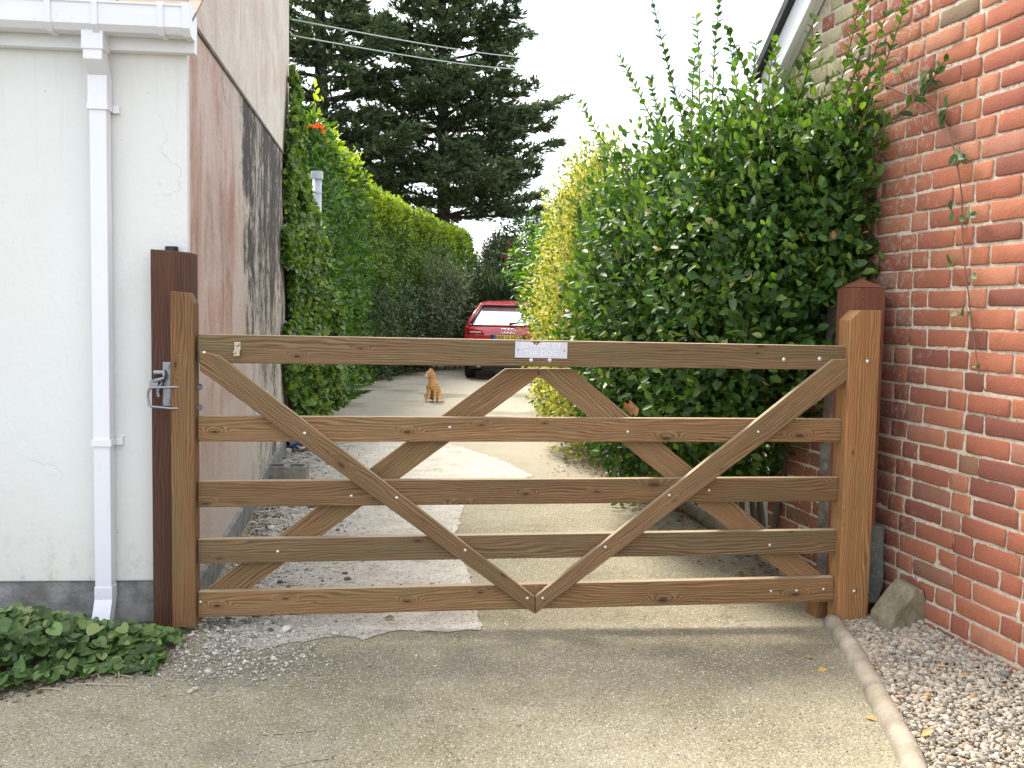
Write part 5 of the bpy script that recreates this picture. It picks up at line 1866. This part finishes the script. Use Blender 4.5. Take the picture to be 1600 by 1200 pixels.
# leaf litter under the bush, stuff
N = 900
yy = rng.uniform(5.0, 10.5, N)
xx = np.interp(yy, [5.0, 5.6, 7.5, 9.7, 10.5], [1.5, 1.5, 1.15, 0.72, 0.6]) + rng.normal(0, 0.16, N)
l = rng.uniform(0.02, 0.055, N)
o = leaves('leaf_litter', np.stack([xx, yy, 0.006 + rng.uniform(0, 0.02, N)], 1), unit(np.stack([rng.normal(size=N), rng.normal(size=N), rng.uniform(-.1, .35, N)], 1)), unit(np.array([0, 0, 1.0]) + rdir(N) * 0.4), l, l * 0.5, BRN, None, 'oval', 0.2)
tag(o, 'brown dead leaves lying under the green bush', 'leaf litter', kind='stuff')
N = 160
yy = rng.uniform(5.5, 9.0, N)
xx = -1.466 - 0.15 * (yy - 4.485) + np.abs(rng.normal(0.08, 0.14, N))
l = rng.uniform(0.02, 0.05, N)
o = leaves('leaf_litter', np.stack([xx, yy, 0.008 + rng.uniform(0, 0.02, N)], 1), unit(np.stack([rng.normal(size=N), rng.normal(size=N), rng.uniform(-.1, .35, N)], 1)), unit(np.array([0, 0, 1.0]) + rdir(N) * 0.4), l, l * 0.5, BRN, None, 'oval', 0.2)
tag(o, 'dead leaves blown along the foot of the stained wall', 'leaf litter', kind='stuff')
# twigs and chips at the foot of the hanging stile
bm = bmesh.new()
for i in range(46):
    x = rng.uniform(1.53, 1.82)
    y = rng.uniform(4.3, 4.66)
    a = rng.uniform(0, 6.28)
    L_ = rng.uniform(0.02, 0.06)
    zq = gravel_z(x, y) + 0.014
    tube(bm, [(x, y, zq), (x + math.cos(a) * L_, y + math.sin(a) * L_, zq + 0.008)], [0.0035, 0.002], 4)
tag(bmobj('debris', bm, STRAW), 'broken twigs and wood chips round the foot of the gate', 'debris', kind='stuff')

# hollow concrete block and a tangle of blue and white hose by the wall
q = G(452, 752)
bm = bmesh.new()
hw, hd, hh = 0.17, 0.11, 0.13
bx = [-hw, -hw + .03, -.025, .025, hw - .03, hw]
add_box(bm, bx[0], bx[5], -hd, -hd + .03, 0, hh)
add_box(bm, bx[0], bx[5], hd - .03, hd, 0, hh)
for a, b in ((0, 1), (2, 3), (4, 5)):
    add_box(bm, bx[a], bx[b], -hd + .031, hd - .031, 0, hh - 0.001)
ob = bmobj('concrete_block', bm, m_cement('block concrete', (0.2, 0.185, 0.16), (0.36, 0.34, 0.3), 0.2), loc=(q[0] - 0.02, q[1], 0.005), rot=(0, 0, 0.1))
tag(ob, 'grey hollow concrete block lying at the foot of the stained wall', 'block')
q = G(474, 706)
hz = empty('hose', (q[0] - 0.06, q[1] + 0.05, 0.004), 0, 'blue and white bundle of hose beside the concrete block', 'hose')
for nm, col, k0 in (('blue_coil', (0.03, 0.1, 0.35), 0), ('white_coil', (0.55, 0.62, 0.75), 3), ('dark_coil', (0.05, 0.03, 0.04), 5)):
    bm = bmesh.new()
    pts = []
    for i in range(60):
        t = i / 60 * 6.28 * 3
        pts.append((math.cos(t + k0) * (0.11 + 0.02 * math.sin(i * 0.7 + k0)), math.sin(t + k0) * (0.10 + 0.02 * math.cos(i * 0.9)), 0.03 + 0.16 * abs(math.sin(i * 0.12 + k0))))
    tube(bm, pts, 0.012, 6)
    bmobj(nm, bm, simple(nm + ' plastic', col, 0.4), hz, True)

# ================================================================== CAR
CARP = NT('red car paint', 0.25, 0.5)
CARP.color((0.42, 0.012, 0.022))
CARP.b.inputs['Coat Weight'].default_value = 1.0
CARP.b.inputs['Coat Roughness'].default_value = 0.06
CARP = CARP.m
GLASS = NT('dark car glass', 0.03, 1.0)
GLASS.color((0.012, 0.014, 0.016))
GLASS.b.inputs['Coat Weight'].default_value = 1.0
GLASS = GLASS.m
BLK = simple('black trim', (0.012, 0.012, 0.013), 0.45)
TYRE = simple('tyre rubber', (0.014, 0.014, 0.014), 0.85)
CHROME = simple('chrome', (0.75, 0.75, 0.77), 0.12, 1.0, 0.02)
LAMP = NT('red lamp lens', 0.12, 0.8)
LAMP.color((0.36, 0.008, 0.015))
LAMP = LAMP.m
LAMPW = simple('clear lamp lens', (0.7, 0.66, 0.66), 0.15, 0.2, 0.02)
cc = G(745, 597)
car = empty('parked_car', (-0.10, cc[1] + 0.55, 0), math.radians(-1.5), 'red estate car parked at the end of the drive, seen from behind', 'car')
# body shell stations along y (0 = rear bumper): (y, half width low, half width belt, z bottom, z belt, z shoulder drop)
st = [(-0.02, 0.80, 0.72, 0.42, 0.98), (0.06, 0.90, 0.84, 0.34, 1.10), (0.20, 0.94, 0.90, 0.30, 1.18), (0.6, 0.95, 0.93, 0.27, 1.20), (1.6, 0.95, 0.94, 0.26, 1.17), (2.8, 0.95, 0.93, 0.26, 1.12),
      (3.6, 0.94, 0.91, 0.28, 1.05), (4.3, 0.90, 0.84, 0.34, 0.95), (4.62, 0.74, 0.68, 0.45, 0.80)]
V, Fq = [], []
for (y, wl, wb, zb, zt) in st:
    ring = [(-wl * 0.86, zb), (-wl, zb + 0.10), (-wl * 1.01, zb + 0.28), (-wl * 1.0, zb + (zt - zb) * 0.62), (-(wl + wb) / 2, zt - 0.12), (-wb, zt - 0.03), (-wb * 0.9, zt), (-wb * 0.4, zt + 0.015),
            (wb * 0.4, zt + 0.015), (wb * 0.9, zt), (wb, zt - 0.03), ((wl + wb) / 2, zt - 0.12), (wl * 1.0, zb + (zt - zb) * 0.62), (wl * 1.01, zb + 0.28), (wl, zb + 0.10), (wl * 0.86, zb)]
    for (x, z) in ring:
        V.append((x, y, z))
n = 16
for i in range(len(st) - 1):
    for k in range(n):
        Fq.append((i * n + k, i * n + (k + 1) % n, (i + 1) * n + (k + 1) % n, (i + 1) * n + k))
bm = bmesh.new()
vs = [bm.verts.new(v) for v in V]
for f in Fq:
    bm.faces.new([vs[q] for q in f])
bm.faces.new(vs[:n][::-1])
bm.faces.new(vs[-n:])
body = bmobj('body', bm, CARP, car, True)
# greenhouse: (y, half width at belt, half width at roof, z belt, z roof)
gh = [(0.13, 0.80, 0.795, 1.17, 1.18), (0.62, 0.83, 0.60, 1.2, 1.60), (0.80, 0.84, 0.61, 1.2, 1.635), (1.6, 0.85, 0.64, 1.17, 1.68), (2.5, 0.85, 0.63, 1.13, 1.64), (3.35, 0.83, 0.80, 1.08, 1.10)]


def ghring(y, wb, wr, zb, zr, s=0.0):
    return [(-wb - s, y, zb), (-wb * 0.5 - wr * 0.5 - s - 0.015, y, zb + (zr - zb) * 0.55), (-wr - s, y, zr - 0.04 * (zr - zb > 0.2)), (-wr * 0.85, y, zr + s), (0, y, zr + 0.02 + s), (wr * 0.85, y, zr + s),
            (wr + s, y, zr - 0.04 * (zr - zb > 0.2)), (wb * 0.5 + wr * 0.5 + s + 0.015, y, zb + (zr - zb) * 0.55), (wb + s, y, zb)]


bm = bmesh.new()
rings = [[bm.verts.new(v) for v in ghring(*g)] for g in gh]
for r0, r1 in zip(rings, rings[1:]):
    for k in range(8):
        bm.faces.new((r0[k], r0[k + 1], r1[k + 1], r1[k]))
bmobj('side_windows', bm, GLASS, car, True)
# roof skin and pillars in red, 6 mm proud
bm = bmesh.new()
rr = [[bm.verts.new(v) for v in ghring(*g, 0.008)[2:7]] for g in gh[1:5]]
for r0, r1 in zip(rr, rr[1:]):
    for k in range(4):
        bm.faces.new((r0[k], r0[k + 1], r1[k + 1], r1[k]))
roof = bmobj('roof', bm, CARP, car, True)
m_ = roof.modifiers.new('t', 'SOLIDIFY')
m_.thickness = 0.02
# roof spoiler
bm = prism_bm([(0.40, 1.575), (0.40, 1.60), (0.66, 1.655), (0.66, 1.60)], -0.58, 0.58, 0.008)
bmesh.ops.transform(bm, matrix=Matrix(((0, 1, 0, 0), (1, 0, 0, 0), (0, 0, 1, 0), (0, 0, 0, 1))), verts=bm.verts)
bmobj('spoiler', bm, CARP, car)
# tailgate: red lower panel, rear window, black surround
bm = bmesh.new()
add = [(-0.80, 0.075, 1.165), (0.80, 0.075, 1.165), (0.56, 0.54, 1.585), (-0.56, 0.54, 1.585)]
q = [bm.verts.new(a) for a in add]
bm.faces.new(q)
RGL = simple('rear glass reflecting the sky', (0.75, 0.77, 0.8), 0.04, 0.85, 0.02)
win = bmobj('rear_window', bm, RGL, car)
sm_ = win.modifiers.new('t', 'SOLIDIFY')
sm_.thickness = 0.02
for sg in (-1, 1):
    bm = bmesh.new()
    tube(bm, [(sg * 0.85, 0.09, 1.155), (sg * 0.735, 0.30, 1.38), (sg * 0.60, 0.56, 1.605)], [0.05, 0.042, 0.036], 8)
    bmobj('pillar', bm, CARP, car, True)
    bm = bmesh.new()
    tube(bm, [(sg * 0.775, 0.062, 1.185), (sg * 0.675, 0.28, 1.385), (sg * 0.56, 0.52, 1.575)], 0.022, 6)
    bmobj('window_trim', bm, BLK, win, True)
bm = bmesh.new()
tube(bm, [(-0.56, 0.515, 1.575), (0.56, 0.515, 1.575)], 0.028, 6)
bmobj('window_trim', bm, BLK, win, True)
gate_ = bmobj('tailgate', prism_bm([(-0.06, 0.72), (-0.075, 0.80), (-0.05, 0.90), (-0.085, 0.985), (-0.03, 1.12), (0.09, 1.175), (0.12, 1.16), (0.12, 0.72)], -0.80, 0.80, 0.012), CARP, car, True)
for v in gate_.data.vertices:
    v.co = Vector((v.co.y, v.co.x + 0.10 * (abs(v.co.y) / 0.8) ** 3, v.co.z))
gate_.data.update()
gate_.data.flip_normals()
for sg in (-1, 1):
    bm = prism_bm([(0.50, 0.985), (0.86, 0.97), (0.90, 1.08), (0.86, 1.12), (0.55, 1.055)], -0.095, 0.20, 0.015)
    for v in bm.verts:
        t = max(0, v.co.x - 0.55)
        v.co.y += t * t * 1.2
        v.co.x *= sg
    lamp = bmobj('tail_light', bm, LAMP, car, True)
    bm = prism_bm([(0.56, 1.0), (0.80, 0.995), (0.80, 1.025), (0.58, 1.025)], -0.105, -0.08, 0.004)
    for v in bm.verts:
        t = max(0, v.co.x - 0.55)
        v.co.y += t * t * 1.2
        v.co.x *= sg
    bmobj('reverse_lens', bm, LAMPW, lamp, True)
# plate with recess
bmobj('plate_recess', box_bm(-0.36, 0.36, -0.088, -0.05, 0.82, 0.965, bevel=0.01), BLK, gate_)
YP = simple('yellow plate', (0.62, 0.46, 0.06), 0.4, 0, 0.03)
pl = bmobj('number_plate', box_bm(-0.30, 0.30, -0.096, -0.0885, 0.835, 0.955, bevel=0.003), YP, car)
bmobj('blue_band', box_bm(-0.298, -0.252, -0.0985, -0.0965, 0.838, 0.952), simple('blue band', (0.02, 0.06, 0.4), 0.4), pl)
text('lettering', 'WK16 HGX', 0.125, (0.025, -0.0985, 0.895), (math.pi / 2, 0, 0), BLK, pl, 0.001, 0.001, 0.85)
# four linked rings, wiper, chrome strip
bm = bmesh.new()
for i in range(4):
    c = np.array([-0.105 + i * 0.07, -0.082, 1.045])
    tube(bm, [c + [math.cos(t) * 0.047, 0, math.sin(t) * 0.047] for t in np.linspace(0, 2 * math.pi, 25)], 0.008, 6)
bmobj('badge', bm, CHROME, car, True)
bm = bmesh.new()
tube(bm, [(0.02, 0.06, 1.19), (0.16, 0.055, 1.21), (0.40, 0.075, 1.235)], [0.03, 0.016, 0.008], 6)
bmobj('wiper', bm, BLK, car, True)
bmobj('bumper', box_bm(-0.86, 0.86, -0.10, 0.20, 0.46, 0.74, bevel=0.07, seg=4), CARP, car, True)
bmobj('lower_bumper', box_bm(-0.80, 0.80, -0.085, 0.25, 0.24, 0.47, bevel=0.05, seg=3), BLK, car, True)
for sg in (-1, 1):
    bm = bmesh.new()
    tube(bm, [(sg * 0.6, -0.09, 0.32), (sg * 0.6, 0.1, 0.32)], 0.05, 12)
    bmobj('exhaust', bm, CHROME, car, True)
    bmobj('reflector', box_bm(sg * 0.63 - 0.12, sg * 0.63 + 0.12, -0.106, -0.09, 0.53, 0.57), LAMP, car)
    bm = bmesh.new()
    add_ball(bm, (sg * 0.97, 2.75, 1.16), 0.09, 2, (1, 0.7, 0.75))
    bmobj('wing_mirror', bm, CARP, car, True)
    for yw in (0.86, 3.65):
        bm = bmesh.new()
        prof = [(0.22, -0.115), (0.30, -0.12), (0.335, -0.10), (0.345, -0.05), (0.345, 0.05), (0.335, 0.10), (0.30, 0.12), (0.22, 0.115)]
        rg = []
        for k in range(28):
            t = 2 * math.pi * k / 28
            rg.append([bm.verts.new((sg * 0.83 + p[1], yw + math.cos(t) * p[0], 0.345 + math.sin(t) * p[0])) for p in prof])
        for k in range(28):
            r0, r1 = rg[k], rg[(k + 1) % 28]
            for j in range(len(prof) - 1):
                bm.faces.new((r0[j], r0[j + 1], r1[j + 1], r1[j]))
        wh = bmobj('wheel', bm, TYRE, car, True)
        bm = bmesh.new()
        tube(bm, [(sg * 0.85, yw, 0.345), (sg * 0.93, yw, 0.345)], 0.215, 20)
        bmobj('rim', bm, simple('alloy rim', (0.5, 0.5, 0.52), 0.3, 0.8, 0.05), wh)

# ================================================================== CAT
CS = 1.0
q = G(674, 629)
cat = []


def limb(bm, pts, n=10):
    """chain of overlapping spheres: pts (x,y,z,r)"""
    for a, b in zip(pts, pts[1:]):
        for i in range(n + 1):
            t = i / n
            c = [a[k] + (b[k] - a[k]) * t for k in range(4)]
            bmesh.ops.create_icosphere(bm, subdivisions=2, radius=c[3], matrix=Matrix.Translation(c[:3]))


bm = bmesh.new()
# x right (image right), y away, z up; the cat sits facing the camera, head turned to image left
limb(bm, [(0.035, 0.16, 0.10, 0.098), (0.03, 0.10, 0.17, 0.104), (0.02, 0.03, 0.26, 0.086), (0.012, -0.005, 0.33, 0.07), (0.005, -0.015, 0.39, 0.056)])
limb(bm, [(0.02, -0.02, 0.30, 0.066), (0.005, -0.035, 0.24, 0.062)])
limb(bm, [(0.0, -0.012, 0.42, 0.064), (-0.022, -0.025, 0.435, 0.070), (-0.035, -0.03, 0.428, 0.062)])       # head
limb(bm, [(-0.062, -0.048, 0.412, 0.042), (-0.092, -0.06, 0.403, 0.027)], 6)                              # muzzle
for sx, ex in ((-0.045, -0.052), (0.05, 0.052)):
    limb(bm, [(sx, -0.015, 0.24, 0.05), (sx * 0.95, -0.045, 0.15, 0.034), (ex, -0.065, 0.05, 0.025), (ex, -0.07, 0.022, 0.024)])
    limb(bm, [(ex, -0.07, 0.02, 0.023), (ex, -0.10, 0.017, 0.022)], 4)
for sg in (-1, 1):
    limb(bm, [(0.03 + sg * 0.075, 0.12, 0.10, 0.074), (0.025 + sg * 0.095, 0.03, 0.10, 0.056), (0.02 + sg * 0.095, -0.01, 0.05, 0.036)])
    limb(bm, [(0.02 + sg * 0.095, 0.03, 0.022, 0.025), (0.02 + sg * 0.095, -0.06, 0.02, 0.023)], 6)
limb(bm, [(0.06, 0.24, 0.05, 0.03), (0.13, 0.22, 0.028, 0.026), (0.165, 0.13, 0.024, 0.024), (0.165, 0.05, 0.022, 0.021), (0.15, -0.02, 0.02, 0.016)])
for c, d in (((0.002, -0.062, 0.478), (0.1, -0.25, 1)), ((-0.03, 0.028, 0.480), (-0.1, 0.25, 1))):
    for i in range(8):
        t = i / 7
        bmesh.ops.create_icosphere(bm, subdivisions=2, radius=0.025 * (1 - t) + 0.005, matrix=Matrix.Translation(Vector(c) + Vector(d) * 0.05 * t) @ Matrix.Diagonal((1, 0.75, 1, 1)))
bmesh.ops.scale(bm, vec=(1, 1, 1.02), verts=bm.verts)
kc = NT('ginger tabby fur', 0.9, 0.2)
cv = kc.obj()
wv = kc.n('ShaderNodeTexWave', wave_type='BANDS', bands_direction='Z')
kc.put(wv.inputs['Vector'], cv)
wv.inputs['Scale'].default_value = 7
wv.inputs['Distortion'].default_value = 9
wv.inputs['Detail'].default_value = 2
cx, cy, cz = kc.xyz(cv)
c = kc.mix(kc.rng(wv.outputs['Fac'], 0.35, 0.75), (0.6, 0.36, 0.16), (0.47, 0.235, 0.085))
c = kc.mix(kc.rng(cz, 0.16, 0.03, 0, 0.7), c, (0.75, 0.56, 0.35))
c = kc.mix(kc.math('MULTIPLY', kc.rng(cx, -0.05, -0.08), kc.rng(cz, 0.36, 0.38)), c, (0.68, 0.5, 0.34))
c = kc.mix(kc.math('MULTIPLY', kc.rng(cz, 0.27, 0.31), kc.rng(cz, 0.37, 0.35)), c, (0.62, 0.36, 0.15))
kc.color(c)
kc.bump(kc.noise(kc.map(cv, (1, 1, 0.4)), 120, 3), 0.7, 0.01)
co = bmobj('cat', bm, kc.m, None, True, loc=(q[0], q[1] + 0.08, 0.0))
rm = co.modifiers.new('r', 'REMESH')
rm.mode = 'VOXEL'
rm.voxel_size = 0.007
rm.use_smooth_shade = True
sm2 = co.modifiers.new('s', 'SMOOTH')
sm2.iterations = 5
sm2.factor = 0.5
tag(co, 'ginger tabby cat sitting upright on the drive, head turned left', 'cat')
bm = bmesh.new()
for (x, y, z) in ((-0.072, -0.078, 0.436), (-0.094, -0.02, 0.436)):
    add_ball(bm, (x, y, z), 0.008, 2)
bmobj('eyes', bm, simple('dark eye', (0.03, 0.02, 0.008), 0.15), co, True)
bm = bmesh.new()
add_ball(bm, (-0.117, -0.066, 0.41), 0.008, 2)
bmobj('nose', bm, simple('pink nose', (0.4, 0.15, 0.12), 0.5), co, True)


# ------------------------------------------------------------------ every woody stem a part of its own
def islands(me):
    n = len(me.vertices)
    par = list(range(n))

    def find(a):
        while par[a] != a:
            par[a] = par[par[a]]
            a = par[a]
        return a
    for e in me.edges:
        a, b = find(e.vertices[0]), find(e.vertices[1])
        if a != b:
            par[a] = b
    groups = {}
    for p in me.polygons:
        groups.setdefault(find(p.vertices[0]), []).append(p)
    return list(groups.values())


for o in [q for q in COL.objects if q.name.split('.')[0] == 'stems']:
    gs = islands(o.data)
    if len(gs) > 64:
        o['kind'] = 'stuff'
        continue
    for g in gs:
        idx = sorted({v for p in g for v in p.vertices})
        mp_ = {v: i for i, v in enumerate(idx)}
        me = bpy.data.meshes.new('stem')
        me.from_pydata([o.data.vertices[v].co[:] for v in idx], [], [[mp_[v] for v in p.vertices] for p in g])
        me.materials.append(o.data.materials[0])
        link(bpy.data.objects.new('stem', me), o.parent)
    bpy.data.objects.remove(o)
